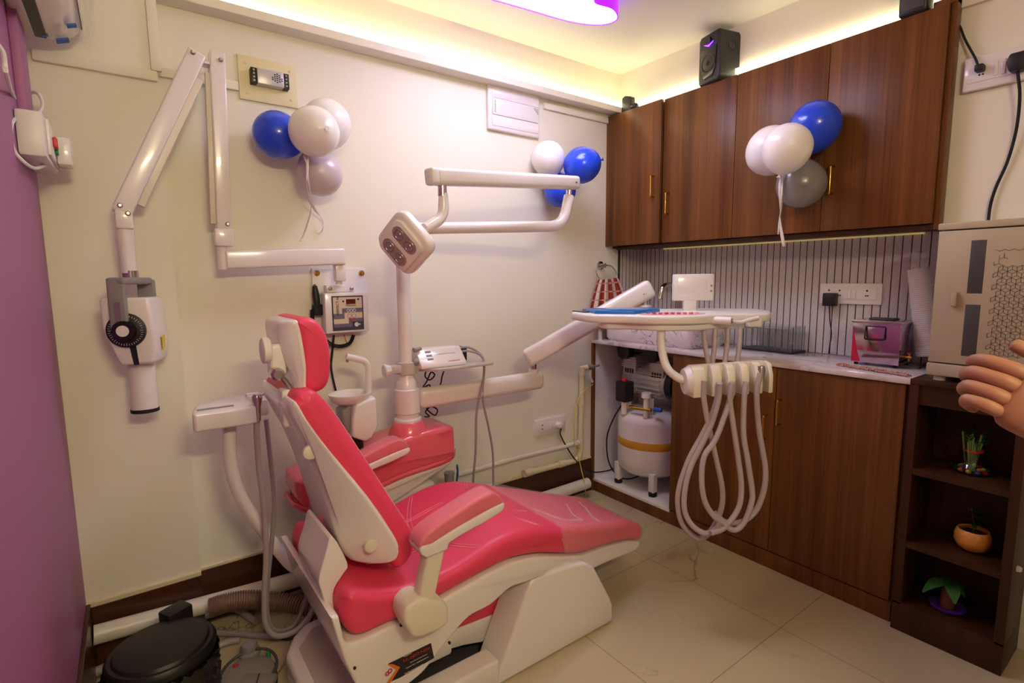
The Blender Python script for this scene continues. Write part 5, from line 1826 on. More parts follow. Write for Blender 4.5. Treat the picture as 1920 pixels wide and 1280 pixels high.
# mirror steel box
g0, g1 = P(1594, 682, Z=ZC + .012), P(1684, 690, Z=ZC + .012)
g0, g1 = V(-.235, P(1594, 682, X=-.235).y, 0), V(-.235, P(1684, 690, X=-.235).y, 0)
zb_g = P(1594, 682, X=-.235).z
ztp_g = P(1640, 606, X=-.235).z
SB = thing('steel_box', (-.16, (g0.y + g1.y) / 2, ZC), 'mirror polished steel steriliser box with wire handle on the worktop', 'steriliser')
zb_g = max(ZC + .010, zb_g)
gx1 = -.085
obj('body', B().box((-.235, g1.y, ZC + .012), (gx1, g0.y, ztp_g), .002), 'steel_mirror', SB)
for dx in (-.22, gx1 - .015):
    for yy in (g1.y + .015, g0.y - .015):
        obj('foot', B().lathe([(.007, 0), (.007, .013)], (dx, yy, ZC), (0, 0, 1), 10), 'black_rubber', SB)
LD = obj('lid', B().box((-.240, g1.y - .005, ztp_g), (gx1 + .005, g0.y + .005, ztp_g + .010), .003), 'chrome', SB)
ym = (g0.y + g1.y) / 2
obj('lid_handle', B().box((-.19, ym - .045, ztp_g + .010), (-.13, ym + .045, ztp_g + .018), .004), 'black', LD)
hy0, hy1 = P(1623, 620, X=-.24).y, P(1660, 620, X=-.24).y
hz0, hz1 = P(1640, 612, X=-.24).z, P(1640, 636, X=-.24).z
obj('handle', B().tube(fillet([V(-.238, hy0, hz0), V(-.246, hy0, hz1), V(-.246, hy1, hz1), V(-.238, hy1, hz0), V(-.238, hy0, hz0)], .004, 3), .0022, 8).tube([V(-.247, hy0 - .004, hz1), V(-.247, hy1 + .004, hz1)], .0042, 8), 'black', SB)
obj('tape_mark', B().poly3([V(-.2358, g0.y - .002, ZC + .014), V(-.2358, g0.y - .034, ZC + .014), V(-.2358, g0.y - .022, ZC + .055), V(-.2358, g0.y - .002, ztp_g - .02)], .0005), 'tape_red', SB, False)
obj('tap', B().tube([V(-.20, g1.y, ZC + .045), V(-.20, g1.y - .03, ZC + .045)], .005, 10).tube([V(-.20, g1.y - .022, ZC + .03), V(-.20, g1.y - .022, ZC + .062)], .004, 8).bar((-.215, g1.y - .022, ZC + .062), (-.185, g1.y - .022, ZC + .062), .006, .004), 'brass', SB)
obj('knob', B().lathe([(.010, 0), (.011, .006), (.008, .014)], (gx1 - .02, g1.y - .003, ztp_g + .004), (0, -1, 0), 14), 'chrome', SB)
# beads
random.seed(3)
bd = B()
for i in range(520):
    t = random.random()
    q = P(1572 + 132 * t, 685 + 21 * t, Z=ZC)
    a_ = random.uniform(-.014, .016)
    bd.ball((q.x + a_ - .004, q.y + random.uniform(-.004, .004), ZC + .003 + random.random() * .010 * (1 - abs(a_) / .02)), .0031, (1, 1, 1), None, 6)
tag(obj('bead_strings', bd, 'bead'), 'heap of strung pinkish beads along the front edge of the worktop', 'beads', kind='stuff')
# paper cups
CU0, CU1 = P(1738, 668, X=-.13), P(1722, 505, X=-.10)
CS = thing('paper_cup_stack', CU0, 'leaning stack of white paper cups in a clear sleeve beside the white cabinet', 'paper cups')
CS.location.z = ZC
cup = []
n = 44
d_ = (CU1 - CU0)
cbx = B()
pts = []
rad = []
for i in range(n):
    for t, r in ((0, .033), (.55, .0345), (.75, .0365), (.95, .0355)):
        pts.append(CU0 + d_ * ((i + t) / n))
        rad.append(r)
cbx.tube(pts, rad, 22)
obj('cups', cbx, 'cup_paper', CS)
slv = B().tube([CU0 + d_ * (k / 12) for k in range(14)], [.039 + .001 * sin(k * 2.1) for k in range(12)] + [.036, .030], 20)
obj('plastic_sleeve', slv, 'thin_film', CS)
q = CU1 + d_ * .04
obj('sleeve_mouth', B().tube([q, q + V(.004, .004, .02), q + V(.0, .0, .05)], [.030, .022, .034], 14, cap=False), 'film', CS)
tag(obj('cable', B().tube(catmull([P(1724, 690, Z=ZC + .004), P(1735, 682, Z=ZC + .004), P(1750, 677, Z=ZC + .004), P(1768, 676, Z=ZC + .004)], 6), .0032, 8), 'black_rubber'), 'black cable on the worktop end beside the paper cups', 'cable')

# ------------------------------------------------------------------ wall cupboards
DU, ZU, ZT = -.30, 1.457, 2.182
ys3 = [-.0005, P(1243, 300, X=DU).y, P(1377, 300, X=DU).y, P(1545, 300, X=DU).y, P(1764, 220, X=DU).y]
for k, (i0, i1) in enumerate(((0, 2), (2, 4))):
    y0, y1 = ys3[i1] + .001, ys3[i0] - .001
    WC = thing('wall_cupboard', (DU + .15, (y0 + y1) / 2, ZU), ('walnut wall cupboard next to the back wall, its first door standing slightly proud', 'walnut wall cupboard with the balloon bunch on its doors')[k], 'cupboard', 'walnut wall cupboards')
    obj('carcass', B().box((DU + .020, y0, ZU + .012), (-.012, y1, ZT - .004), .001), 'walnut', WC)
    for j in range(i0, i1):
        out_ = -.020 if j == 0 else 0
        D_ = obj('door', B().box((DU + out_, ys3[j + 1] + .0012, ZU), (DU + out_ + .019, ys3[j] - .0012, ZT), .0012), 'walnut', WC)
        hp_ = ((1226, 350), (1254, 382), (1524, 300), (1562, 338))[j]
        q = P(hp_[0], hp_[1], X=DU + out_)
        handle(V(DU + out_, q.y, q.z), .105, D_)
o = obj('cornice', B().box((DU + .015, ys3[4] - .016, ZU - .02), (DU + .06, ys3[4], ZT + .02), .001).box((DU + .01, ys3[4] - .016, ZT + .001), (-.225, ys3[4] + .05, ZT + .022), .001), 'walnut')
tag(o, 'narrow walnut end panel closing the wall cupboards against the right wall', 'panel')
o = obj('pelmet', B().box((DU + .03, ys3[4] + .002, ZU - .012), (-.03, -.012, ZU + .011), .001).box((DU + .018, ys3[4] + .002, ZU - .022), (DU + .03, -.05, ZU - .001), .001), 'walnut_shelf')
tag(o, 'dark board under the wall cupboards hiding the yellowish light strip', 'board')
tag(obj('sliding_track', B().box((DU + .03, P(1655, 60, X=DU).y, ZT + .001), (DU + .045, P(1398, 118, X=DU).y, ZT + .012), .001), 'mid_grey'), 'thin grey metal track lying on top of the wall cupboards beside the loudspeaker', 'track')

# loudspeakers on the cupboards
sy0, sy1 = P(1304, 110, X=-.31).y, P(1352, 110, X=-.31).y
SPZ = ZT
spq = P(1330, 60, X=-.315)
SPK = thing('loudspeaker', (-.25, (sy0 + sy1) / 2, SPZ), 'large black loudspeaker with purple light on top of the wall cupboards', 'loudspeaker', 'black loudspeakers')
sa = radians(-36)
FN = V(-cos(sa), sin(sa), 0)      # direction the front looks
FN = V(-.86, -.51, 0).normalized()
FN = V(-.97, .24, 0).normalized()
SR = V(0, 0, 1).cross(FN) * -1
SR = V(-FN.y, FN.x, 0)
if SR.dot(RH) < 0:
    SR = -SR
fcen = P(1328, 112, X=-.315)
fw_ = .140
fh_ = .225
fcen = V(-.312, P(1329, 112, X=-.312).y, SPZ + fh_ / 2)
dpt = .165
fr2 = [(-.5, -.42), (-.42, -.5), (.42, -.5), (.5, -.42), (.5, .42), (.42, .5), (-.42, .5), (-.5, .42)]
obj('cabinet', B().prism([(a * fw_, b * fh_) for a, b in fr2], fcen - FN * dpt, SR if SR.cross(V(0, 0, 1)).dot(FN) > 0 else -SR, (0, 0, 1), dpt, .010, 3, .5), 'speaker_black', SPK)
o3 = fcen + FN * .001
SRr = SR if SR.cross(V(0, 0, 1)).dot(FN) > 0 else -SR
GR = obj('grille', B().prism([(-.05, .045), (.05, .045), (.045, -.055), (.025, -.088), (-.025, -.088), (-.045, -.055)], o3, SRr, (0, 0, 1), .004, .001), 'black_gloss', SPK)
obj('woofer', B().lathe([(.040, .003), (.041, .006), (.034, .004), (.012, .0), (.012, .004)], o3 + V(0, 0, -.022), FN, 28), 'black', GR)
obj('light', B().prism([(-.030, .066), (0, .050), (.030, .066), (0, .058)], o3 + FN * .002, SRr, (0, 0, 1), .003), 'purple_glow', SPK)
obj('knob', B().lathe([(.016, 0), (.015, .008)], o3 + V(0, 0, .078), FN, 20), 'black_gloss', SPK)
tg = V(0, 0, 1)
sideN = SRr if SRr.dot(-_r) < 0 else -SRr
sN = -SRr if (-SRr).dot(V(0, -1, 0)) > 0 else SRr
obj('port', B().lathe([(.022, .0005), (.022, .002), (.018, .002), (.016, .0006)], fcen - FN * .07 + sN * (fw_ / 2) + V(0, 0, .045), sN, 22), 'black_gloss', SPK)
# small satellites
q = P(1178, 196, X=-.27)
SM = thing('loudspeaker', (-.26, -.10, ZT), 'small dark loudspeaker on the cupboard top in the corner', 'loudspeaker', 'black loudspeakers')
sy = P(1176, 195, X=-.285).y
obj('cabinet', B().prism([(-.035, 0), (.035, 0), (.030, .085), (.01, .092), (-.030, .080)], (-.295, sy, ZT), (0, 1, 0), (0, 0, 1), .04, .005, 2, .5), 'speaker_black', SM)
obj('foot', B().ball((-.275, sy - .045, ZT + .022), .024, (1, 1, .9), None, 16), 'speaker_black', SM)
sy = P(1712, -4, X=-.30).y
zz_ = P(1712, 14, X=-.30).z
SM = thing('loudspeaker', (-.26, sy, ZT), 'black loudspeaker cut by the picture top at the right end of the cupboards', 'loudspeaker', 'black loudspeakers')
obj('cabinet', B().box((-.315, sy - .048, ZT), (-.245, sy + .038, ZT + .15), .010, 3), 'speaker_black', SM)
obj('front_grille', B().box((-.3175, sy - .038, ZT + .014), (-.314, sy + .030, ZT + .138), .004), 'dark_grey', SM)

# ------------------------------------------------------------------ shelf unit with plants
ZS = P(1735, 728, X=-.44).z
sh0, sh1 = P(1660, 1150, X=-.446).y, P(1878, 1250, X=-.446).y
ZS = .905
sx0_, sx1_ = -.446, -.228
SU_ = thing('shelf_unit', (-.34, (sh0 + sh1) / 2, 0), 'low dark walnut shelf unit with three open bays of plants', 'shelf unit')
sh0 = YE - .006
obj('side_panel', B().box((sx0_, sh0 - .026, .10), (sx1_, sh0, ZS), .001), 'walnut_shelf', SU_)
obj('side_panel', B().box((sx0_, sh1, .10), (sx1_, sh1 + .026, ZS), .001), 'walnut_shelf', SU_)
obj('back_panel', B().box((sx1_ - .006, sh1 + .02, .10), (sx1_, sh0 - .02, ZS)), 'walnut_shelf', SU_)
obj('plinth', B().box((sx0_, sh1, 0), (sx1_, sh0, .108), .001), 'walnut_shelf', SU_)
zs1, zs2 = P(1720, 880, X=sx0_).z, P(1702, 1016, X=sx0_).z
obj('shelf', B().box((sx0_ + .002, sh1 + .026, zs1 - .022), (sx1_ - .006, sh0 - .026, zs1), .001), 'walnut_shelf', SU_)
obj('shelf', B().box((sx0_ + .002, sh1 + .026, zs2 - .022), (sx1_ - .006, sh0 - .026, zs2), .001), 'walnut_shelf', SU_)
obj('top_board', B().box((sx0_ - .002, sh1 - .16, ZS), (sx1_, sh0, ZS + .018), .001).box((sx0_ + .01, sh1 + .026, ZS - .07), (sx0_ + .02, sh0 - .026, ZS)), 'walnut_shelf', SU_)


def leafblade(b, base, d, up_, ln, wd, droop=.3, n=6):
    d = Vector(d).normalized()
    s_ = d.cross(V(0, 0, 1))
    s_ = s_.normalized() if s_.length > .05 else V(1, 0, 0)
    L_ = []
    for i in range(n + 1):
        t = i / n
        c = Vector(base) + d * ln * t + V(0, 0, up_ * ln * t - droop * ln * t * t)
        w_ = wd * sin(pi * min(.97, .08 + t * .92)) ** .8
        L_.append([b.bm.verts.new(c - s_ * w_), b.bm.verts.new(c + V(0, 0, -.12 * w_)), b.bm.verts.new(c + s_ * w_)])
    for i in range(n):
        for k in range(2):
            b.bm.faces.new((L_[i][k], L_[i][k + 1], L_[i + 1][k + 1], L_[i + 1][k]))


random.seed(11)
px = -.335
q = P(1822, 880, X=px)
c1 = V(px, q.y, zs1)
L1 = thing('bamboo_plant', c1, 'lucky bamboo in a clear bowl of coloured pebbles on the upper shelf', 'plant', 'plants on the shelf unit')
obj('bowl', B().lathe([(.040, 0), (.050, .004), (.050, .016), (.034, .030), (.026, .045), (.030, .070), (.028, .070), (.024, .045), (.032, .030), (.046, .016), (.046, .006), (.01, .004)], c1, (0, 0, 1), 28), 'glass', L1)
for i in range(22):
    a_ = 2 * pi * i / 22
    r_ = .040 if i % 2 else .030
    obj('pebble', B().ball(c1 + V(r_ * cos(a_), r_ * sin(a_), .012 + (.006 if i % 2 == 0 else 0)), .0075, (1, 1, .8), None, 8), ('red', 'yellow', 'green', 'blue_tape', 'orange')[i % 5], L1)
stb = B()
lfb = B()
for i in range(12):
    a_ = random.uniform(0, 2 * pi)
    r_ = random.uniform(.002, .016)
    b_ = c1 + V(r_ * cos(a_), r_ * sin(a_), .012)
    t_ = b_ + V(.016 * cos(a_), .016 * sin(a_), random.uniform(.085, .125))
    stb.tube([b_, t_], .0032, 7)
    for k in range(2):
        aa = a_ + random.uniform(-1, 1)
        leafblade(lfb, t_ - V(0, 0, .01 * k), (cos(aa), sin(aa), 0), .9, random.uniform(.03, .05), .004)
obj('stalks', stb, 'stalk', L1)
obj('leaves', lfb, 'leaf_dark', L1)
obj('tie', B().lathe([(.026, .074), (.026, .080)], c1, (0, 0, 1), 20), 'red', L1)
q = P(1822, 1025, X=px)
c2 = V(px, q.y, zs2)
L2 = thing('potted_plant', c2, 'small plant in a round orange mottled ceramic pot on the middle shelf', 'plant', 'plants on the shelf unit')
obj('pot', B().lathe([(.024, 0), (.040, .010), (.050, .032), (.050, .054), (.044, .072), (.041, .074), (.038, .070), (.042, .055), (.02, .050)], c2, (0, 0, 1), 30), 'orange_glaze', L2)
obj('soil', B().lathe([(.0405, .060), (.02, .064), (.001, .064)], c2, (0, 0, 1), 20), 'soil', L2)
stb, lfb = B(), B()
stb.tube(catmull([c2 + V(0, 0, .06), c2 + V(.003, .004, .10), c2 + V(-.002, .010, .145)], 5), .0022, 6)
for i in range(26):
    h_ = random.uniform(.09, .15)
    a_ = random.uniform(0, 2 * pi)
    leafblade(lfb, c2 + V(0, .005, h_), (cos(a_), sin(a_), 0), random.uniform(-.2, .6), random.uniform(.018, .04), .007, .25)
obj('stem', stb, 'bark', L2)
obj('leaves', lfb, 'leaf_dark', L2)
q = P(1776, 1140, X=px - .02)
c3 = V(px - .02, q.y, .1085)
L3 = thing('money_plant', c3, 'leafy cutting in a brown bottle on a purple dish on the lowest shelf', 'plant', 'plants on the shelf unit')
obj('dish', B().lathe([(.03, 0), (.048, .004), (.052, .014), (.048, .014), (.03, .006), (.001, .006)], c3, (0, 0, 1), 28), 'purple_dish', L3)
obj('bottle', B().lathe([(.020, .007), (.022, .03), (.020, .07), (.016, .085), (.014, .095)], c3, (0, 0, 1), 18), 'bark', L3)
lfb = B()
for a_, l_, w_ in ((2.4, .085, .026), (3.6, .075, .022), (1.2, .06, .020), (5.2, .07, .022), (4.4, .05, .018)):
    leafblade(lfb, c3 + V(0, 0, .095), (cos(a_), sin(a_), 0), .55, l_, w_, 1.0, 8)
obj('leaves', lfb, 'leaf', L3)
tag(obj('pill_pot', B().lathe([(.010, 0), (.011, .010), (.008, .014)], V(px - .05, P(1913, 1024, X=px - .05).y, zs2), (0, 0, 1), 14), 'plastic_white'), 'small white lid lying on the middle shelf, right of the orange pot', 'lid')

# white instrument cabinet on the shelf unit
ux0 = -.425
uy0 = P(1760, 430, X=ux0).y
uz0, uz1 = ZS + .035, P(1763, 419, X=ux0).z
uy1 = uy0 - .40
UV = thing('white_cabinet', (ux0 + .09, (uy0 + uy1) / 2, ZS + .018), 'cream white steel cabinet with dark window slots on the shelf unit', 'cabinet')
xb_ = -.232
obj('body', B().box((ux0 + .006, uy1, uz0 + .045), (xb_, uy0, uz1 - .025), .002), 'cabinet_white', UV)
obj('top', B().box((ux0 - .001, uy1 - .002, uz1 - .022), (xb_, uy0 + .002, uz1), .004), 'cabinet_white', UV)
obj('base', B().box((ux0 - .001, uy1 - .002, uz0), (xb_, uy0 + .002, uz0 + .042), .004), 'cabinet_white', UV)
for yy in (uy0 - .03, uy1 + .03):
    obj('foot', B().lathe([(.018, 0), (.014, .018)], (ux0 + .03, yy, ZS + .018), (0, 0, 1), 16), 'plastic_white', UV)
dz0, dz1 = uz0 + .046, uz1 - .026
DR = obj('door', B().box((ux0, uy1 + .004, dz0), (ux0 + .008, uy0 - .002, dz1), .002), 'cabinet_white', UV)
w0, w1 = P(1822, 450, X=ux0), P(1841, 550, X=ux0)
w2, w3_ = P(1815, 572, X=ux0), P(1834, 668, X=ux0)
obj('window', B().box((ux0 - .0008, w1.y, P(1830, 550, X=ux0).z), (ux0 + .001, w0.y, P(1832, 450, X=ux0).z), .0003), 'dark_grey', DR)
obj('window', B().box((ux0 - .0008, w1.y, P(1824, 668, X=ux0).z), (ux0 + .001, w0.y, P(1825, 571, X=ux0).z), .0003), 'dark_grey', DR)
h0_, h1_ = P(1784, 547, X=ux0 - .01), P(1793, 574, X=ux0 - .01)
obj('handle', B().box((ux0 - .016, h1_.y, h1_.z), (ux0, h0_.y, h0_.z), .003), 'cabinet_white', DR)
# printed hexagon lattice
pt_ = B()
ly0, lz0, lz1 = P(1872, 500, X=ux0).y, P(1895, 655, X=ux0).z, P(1895, 470, X=ux0).z
s_ = .0125
rows_ = int((lz1 - lz0) / (s_ * 1.5)) + 1


def ln2(a, b):
    pt_.bar(V(ux0 - .0006, a[0], a[1]), V(ux0 - .0006, b[0], b[1]), .0006, .0010, (1, 0, 0))


for j in range(rows_ + 1):
    for i in range(9):
        cyy = ly0 - s_ * 1.732 * (i + (.5 if j % 2 else 0))
        czz = lz1 - s_ * 1.5 * j
        if cyy < uy1 + .02:
            continue
        blank = 0 < j < 3 and i > 0
        if blank:
            continue
        if j == 0:
            ln2((cyy - s_ * .866, czz + s_ * .5), (cyy, czz))
            ln2((cyy + s_ * .866, czz + s_ * .5), (cyy, czz))
            continue
        for a_ in (90, 210, 330):
            e_ = (cyy + s_ * cos(radians(a_)), czz + s_ * sin(radians(a_)))
            ln2((cyy, czz), e_)
        ln2((cyy + s_ * .866, czz + s_ * .5), (cyy + s_ * .866, czz - s_ * .5))
        if i or not 0 < j < 3:
            ln2((cyy, czz + s_), (cyy + s_ * .866, czz + s_ * .5))
            ln2((cyy, czz + s_), (cyy - s_ * .866, czz + s_ * .5))
obj('lattice_print', pt_, 'ink', DR, False)

# switch plate and plugs on the right wall
a, b = P(1806, 140, X=XN - .03), P(1935, 110, X=XN - .03)
zt_s, zb_s = P(1850, 100, X=XN - .03).z, P(1850, 163, X=XN - .03).z
S3, u3, n3, M3 = socket(V(XN, (a.y + b.y) / 2, (zt_s + zb_s) / 2), (0, -1, 0), abs(b.y - a.y), zt_s - zb_s, 'white switch plate with two black plugs high on the right wall', [('h', -.22), ('s', .0), ('s', .11), ('h', .32)], th=.026)
q = P(1838, 129, X=XN - .04)
G1 = thing('plug', q, 'small black plug on the left of the right wall switch plate', 'plug', 'plugs')
obj('body', B().box((XN - .062, q.y - .012, q.z - .010), (XN - .028, q.y + .012, q.z + .012), .005), 'black', G1)
obj('cord', B().tube(catmull([q + V(-.012, .004, .01), P(1828, 108, X=XN - .035), P(1810, 75, X=XN - .02), P(1800, 50, X=XN - .015), P(1786, 28, X=XN - .012), P(1774, 20, X=XN - .01), P(1770, 5, X=XN - .01), P(1768, -20, X=XN - .01)], 8), .0036, 8), 'black_rubber', G1)
q = P(1910, 115, X=XN - .05)
G2 = thing('plug', q, 'large black plug at the right of the right wall switch plate', 'plug', 'plugs')
obj('body', B().prism([(-.018, -.030), (.018, -.030), (.028, .0), (.020, .026), (-.020, .026), (-.028, .0)], (XN - .028, q.y, q.z), (0, 1, 0), (0, 0, 1), -.04, .006), 'black', G2)
obj('cord', B().tube(catmull([q + V(0.0, 0, -.03), P(1912, 180, X=XN - .04), P(1906, 240, X=XN - .02), P(1890, 300, X=XN - .012), P(1868, 350, X=XN - .012), P(1857, 385, X=XN - .012), P(1852, 425, X=XN - .012)], 8), .0045, 8), 'black_rubber', G2)

# ------------------------------------------------------------------ floor, bottom left
zb5 = .30
bc5 = P(303, 1206, Z=.235)
BN = thing('waste_bin', (bc5.x, bc5.y, 0), 'round black lidded bin wrapped in a black plastic bag on the floor', 'bin')
rb5 = (P(412, 1200, Z=.235) - P(194, 1240, Z=.235)).length / 2 * .93
obj('body', B().lathe([(rb5 * .84, .0), (rb5 * .98, .19), (rb5 * .98, .20)], (bc5.x, bc5.y, 0), (0, 0, 1), 40), 'black', BN)
obj('lid', B().lathe([(rb5, .196), (rb5 * 1.03, .205), (rb5 * 1.03, .218), (rb5 * .97, .228), (rb5 * .90, .228), (rb5 * .86, .236), (rb5 * .4, .246), (.001, .248)], (bc5.x, bc5.y, 0), (0, 0, 1), 44), 'black', BN)
bg5 = B()
rows = []
for j in range(9):
    t = j / 8
    rows.append([bg5.bm.verts.new((bc5.x + cos(2 * pi * k / 60) * (rb5 * (1.06 - .10 * t) + .007 * sin(k * 2.7 + j * 1.7) + .004 * sin(k * 5.1 - j)), bc5.y + sin(2 * pi * k / 60) * (rb5 * (1.06 - .10 * t) + .007 * sin(k * 2.7 + j * 1.7)), .192 - .186 * t + (.005 * sin(k * 3.3) if j == 0 else 0))) for k in range(60)])
bg5._skin(rows, cap=False)
obj('bag', bg5, 'black_gloss', BN, True, 60)
q = P(320, 1163, Z=.24)
M5 = Matrix.Rotation(radians(28), 3, 'Z')
tag(obj('black_block', B().obox((q.x + .016, q.y + .045, .135), (.075, .06, .235), M5, .006), 'black'), 'black box standing between the round bin and the skirting', 'box')
# foot control
fc5 = P(474, 1258, Z=.055) + V(-.012, .008, 0)
FR5 = .080
FO = thing('foot_control', (fc5.x, fc5.y, 0), 'grey round foot control with a red and a green button', 'foot pedal')
obj('base', B().lathe([(FR5 * 1.04, 0), (FR5 * 1.04, .018), (FR5, .024)], (fc5.x, fc5.y, 0), (0, 0, 1), 40), 'black_rubber', FO)
obj('housing', B().lathe([(FR5, .022), (FR5, .042), (FR5 * .93, .055), (FR5 * .6, .062), (.001, .064)], (fc5.x, fc5.y, 0), (0, 0, 1), 40), 'mid_grey', FO)
kq = P(467, 1212, Z=.075)
obj('knob', B().lathe([(.034, .050), (.034, .060), (.026, .066), (.026, .082), (.022, .088), (.001, .089)], (kq.x, kq.y, 0), (0, 0, 1), 28), 'mid_grey', FO)
for (x, y, m_) in ((442, 1248, 'red'), (503, 1225, 'green')):
    q = P(x, y, Z=.062)
    obj('button', B().lathe([(.0075, -.012), (.0075, .004), (.005, .007)], q, (0, 0, 1), 14), m_, FO)
q = P(484, 1270, Z=.066)
obj('pedal', B().obox((q.x - .004, q.y - .012, .060), (.10, .055, .020), Matrix.Rotation(-YAW, 3, 'Z'), .005), 'mid_grey', FO)
obj('pedal_slot', B().obox((q.x - .004, q.y - .014, .0712), (.004, .05, .0015), Matrix.Rotation(-YAW + .25, 3, 'Z')), 'black', FO)
bl = []
for k in range(25):
    a_ = YAW * -1 + radians(-8 + 196 * k / 24)
    bl.append(V(fc5.x + cos(a_) * FR5 * 1.04, fc5.y + sin(a_) * FR5 * 1.04, .05 + .020 * sin(pi * k / 24)))
obj('bail_handle', B().tube(bl, .005, 8), 'dark_grey', FO)
# hoses on the floor
hp5 = catmull([P(392, 1140, Y=-.16), P(430, 1128, Y=-.17), P(480, 1124, Y=-.18), P(540, 1130, Y=-.22), P(600, 1142, Y=-.30)], 44)
rr5 = [.031 + .003 * (1 if (i // 2) % 2 else -1) for i in range(len(hp5))]
tag(obj('corrugated_hose', B().tube(hp5, rr5, 14), 'corrugated'), 'brown translucent corrugated hose lying on the floor behind the chair base', 'hose')
tag(obj('hose', B().tube(catmull([P(350, 1165, Z=.02), P(400, 1150, Z=.025), P(440, 1141, Z=.02), P(480, 1165, Z=.012)], 8), .0125, 10), 'hose_grey'), 'short grey hose on the floor beside the end of the corrugated hose', 'hose')
tag(obj('hose', B().tube(catmull([P(392, 1185, Z=.012), P(450, 1188, Z=.012), P(520, 1192, Z=.012), P(570, 1182, Z=.012), P(640, 1165, Z=.012)], 8), .011, 10), 'cord_grey'), 'grey hose lying flat on the floor behind the foot control', 'hose')
tag(obj('hose', B().tube(catmull([P(395, 1215, Z=.012), P(430, 1203, Z=.012), P(450, 1200, Z=.012)], 8), .011, 10), 'hose_grey'), 'stub of grey hose between the black bin and the foot control', 'hose')
tag(obj('cable', B().tube(catmull([P(520, 1196, Z=.006), P(545, 1198, Z=.006), P(570, 1182, Z=.006), P(588, 1155, Z=.006), P(598, 1110, Z=.006), P(575, 1118, Z=.006)], 8), .0035, 7), 'black_rubber'), 'thin black cable curling over the floor behind the chair base', 'cable')
tag(obj('hose', B().tube(catmull([P(150, 1275, Z=.02), P(175, 1262, Z=.02), P(200, 1250, Z=.02)], 6), .016, 12), 'hose_grey'), 'pale hose end beside the bin at the foot of the lilac wall', 'hose')

# ------------------------------------------------------------------ the person at the right edge
def W(lat, dep, z):
    q = CAM + FH * dep + RH * lat
    return V(q.x, q.y, z)


def skin_body(name, verts, edges, radii, root, m, parent=None, lev=2):
    me = bpy.data.meshes.new(name)
    me.from_pydata([tuple(v) for v in verts], edges, [])
    o = bpy.data.objects.new(name, me)
    COL.objects.link(o)
    md = o.modifiers.new('skin', 'SKIN')
    md.use_smooth_shade = True
    for i, r in enumerate(radii):
        r = r if isinstance(r, tuple) else (r, r)
        me.skin_vertices[0].data[i].radius = r
        me.skin_vertices[0].data[i].use_root = (i == root)
    sd_ = o.modifiers.new('sub', 'SUBSURF')
    sd_.levels = lev
    sd_.render_levels = lev
    me.materials.append(MATS[m])
    if parent is not None:
        o.parent = parent
        if parent.type == 'EMPTY':
            o.matrix_parent_inverse = Matrix.Translation(-parent.location)
    return o


LX, DX = .98, .46          # beyond the frame's right edge
PE = thing('person', W(LX, DX, 0), 'person at the right picture edge, only a bare hand and forearm in view', 'person')
wr3 = P(2035, 815, d=.62)
hd3 = P(1918, 750, d=.64)
fwd3 = (hd3 - wr3).normalized()
vb, eb, rb_ = [], [], []


def add(p, r, par=None):
    vb.append(Vector(p))
    rb_.append(r)
    if par is not None:
        eb.append((par, len(vb) - 1))
    return len(vb) - 1


pv = add(W(LX, DX, .90), (.15, .12))
wa = add(W(LX, DX, 1.06), (.135, .105), pv)
ch = add(W(LX, DX, 1.24), (.155, .115), wa)
sh_ = add(W(LX, DX, 1.36), (.11, .09), ch)
nk = add(W(LX, DX, 1.46), .055, sh_)
hd_ = add(W(LX - .02, DX, 1.53), .075, nk)
h2 = add(W(LX - .03, DX, 1.60), .095, hd_)
h3 = add(W(LX - .03, DX, 1.68), .075, h2)
for s_ in (1, -1):
    hp3 = add(W(LX + .02, DX + .10 * s_, .84), .095, pv)
    kn = add(W(LX - .02, DX + .11 * s_, .47), .062, hp3)
    an = add(W(LX + .01, DX + .11 * s_, .08), .042, kn)
    add(W(LX - .10, DX + .12 * s_, .04), .036, an)
s1_ = add(W(LX - .02, DX + .19, 1.33), .06, sh_)
e1_ = add(W(LX - .12, DX + .20, 1.07), .046, s1_)
w1_ = add(wr3, .030, e1_)
s2_ = add(W(LX + .02, DX - .19, 1.33), .06, sh_)
e2_ = add(W(LX + .04, DX - .24, 1.06), .046, s2_)
w2_ = add(W(LX - .04, DX - .24, .84), .032, e2_)
add(W(LX - .06, DX - .24, .74), .038, w2_)
# the hand in view: palm grown from the wrist
upv = V(0, 0, 1)
sidev = fwd3.cross(upv).normalized()
upv = sidev.cross(fwd3).normalized()
pm1 = add(wr3 + fwd3 * .030, (.040, .024), w1_)
pm2 = add(wr3 + fwd3 * .062, (.044, .024), pm1)
pm3 = add(wr3 + fwd3 * .088, (.043, .021), pm2)
BODY = skin_body('body', vb, eb, rb_, pv, 'skin', PE)
# fingers, each a chain rooted in the palm
across = (_u * .85 + _r * .30)
across = (across - fwd3 * across.dot(fwd3)).normalized()
nrm = fwd3.cross(across).normalized()
if nrm.dot(_f) < 0:
    nrm = -nrm
curl = nrm
fing = [(.028, (.034, .026, .020), .0098, .75), (.010, (.038, .029, .022), .0102, .85), (-.009, (.035, .027, .020), .0098, .92), (-.026, (.028, .021, .017), .0088, 1.0)]
for off, lens, r_, cu_ in fing:
    b_ = wr3 + fwd3 * .075 + across * off
    pts = [b_]
    d_ = fwd3.copy()
    p_ = b_ + fwd3 * .018
    pts.append(p_)
    ang_ = 0.0
    for L_ in lens:
        ang_ += cu_
        dd = fwd3 * cos(ang_) + curl * sin(ang_)
        p_ = p_ + dd * L_
        pts.append(p_)
    skin_body('finger', pts, [(i, i + 1) for i in range(len(pts) - 1)], [r_ * 1.05, r_ * 1.08, r_, r_ * .94, r_ * .8], 0, 'skin', BODY)
tb3 = wr3 + fwd3 * .028 + across * .030
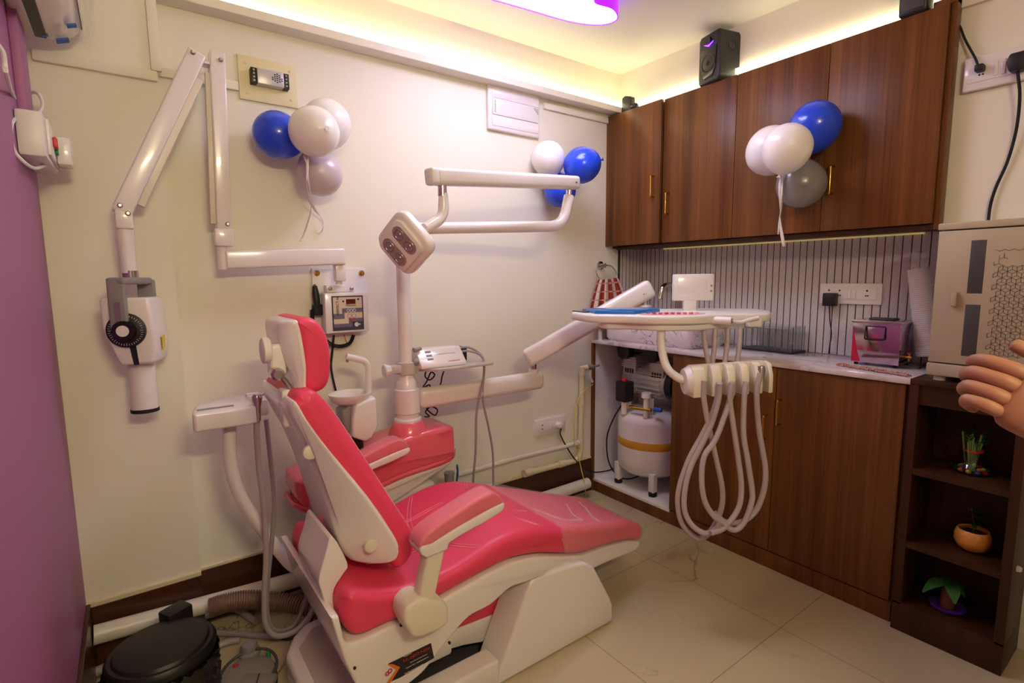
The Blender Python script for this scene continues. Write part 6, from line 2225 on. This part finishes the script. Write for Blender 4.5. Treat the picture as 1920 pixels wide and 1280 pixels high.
pts = [tb3, tb3 + fwd3 * .022 + across * .022 + curl * .010, tb3 + fwd3 * .052 + across * .034 + curl * .022, tb3 + fwd3 * .078 + across * .034 + curl * .030]
skin_body('thumb', pts, [(0, 1), (1, 2), (2, 3)], [.015, .0125, .011, .009], 0, 'skin', BODY)
# clothes
tv = [W(LX, DX, .88), W(LX, DX, 1.06), W(LX, DX, 1.24), W(LX, DX, 1.35), W(LX, DX, 1.40), W(LX - .02, DX + .19, 1.33), W(LX - .10, DX + .20, 1.20), W(LX + .02, DX - .19, 1.33), W(LX + .03, DX - .215, 1.19)]
skin_body('shirt', tv, [(0, 1), (1, 2), (2, 3), (3, 4), (3, 5), (5, 6), (3, 7), (7, 8)], [(.17, .14), (.155, .125), (.172, .132), (.125, .105), (.075, .075), .074, .064, .074, .064], 0, 'olive_cloth', BODY)
tv = [W(LX, DX, .98), W(LX, DX, .88), W(LX + .02, DX + .10, .82), W(LX - .02, DX + .11, .47), W(LX + .01, DX + .11, .09), W(LX + .02, DX - .10, .82), W(LX - .02, DX - .11, .47), W(LX + .01, DX - .11, .09)]
skin_body('trousers', tv, [(0, 1), (1, 2), (2, 3), (3, 4), (1, 5), (5, 6), (6, 7)], [(.15, .125), (.165, .135), .108, .076, .062, .108, .076, .062], 0, 'trouser_cloth', BODY)
for s_ in (1, -1):
    tv = [W(LX + .04, DX + .115 * s_, .045), W(LX - .04, DX + .118 * s_, .045), W(LX - .14, DX + .122 * s_, .036)]
    skin_body('shoe', tv, [(0, 1), (1, 2)], [.044, .046, .036], 0, 'shoe', BODY)
skin_body('hair', [W(LX + .02, DX, 1.60), W(LX + .01, DX, 1.67), W(LX - .04, DX, 1.71)], [(0, 1), (1, 2)], [.095, .10, .07], 0, 'hair', BODY)
fcx = W(LX - .03, DX, 1.60)
fd3 = -RH
for s_ in (1, -1):
    obj('eye', B().ball(fcx + fd3 * .082 + FH * (.032 * s_) + V(0, 0, .012), .011, (1, 1, 1), None, 12), 'ink_white', BODY)
    obj('ear', B().ball(fcx + FH * (.092 * s_) + V(0, 0, -.002), .026, (.8, .35, 1.1), None, 12), 'skin', BODY)
obj('nose', B().tube([fcx + fd3 * .085 + V(0, 0, .015), fcx + fd3 * .112 + V(0, 0, -.022), fcx + fd3 * .09 + V(0, 0, -.03)], [.008, .014, .010], 10), 'skin', BODY)
obj('mouth', B().ball(fcx + fd3 * .078 + V(0, 0, -.055), .024, (.4, .9, .25), MC, 12), 'pink_pad', BODY)
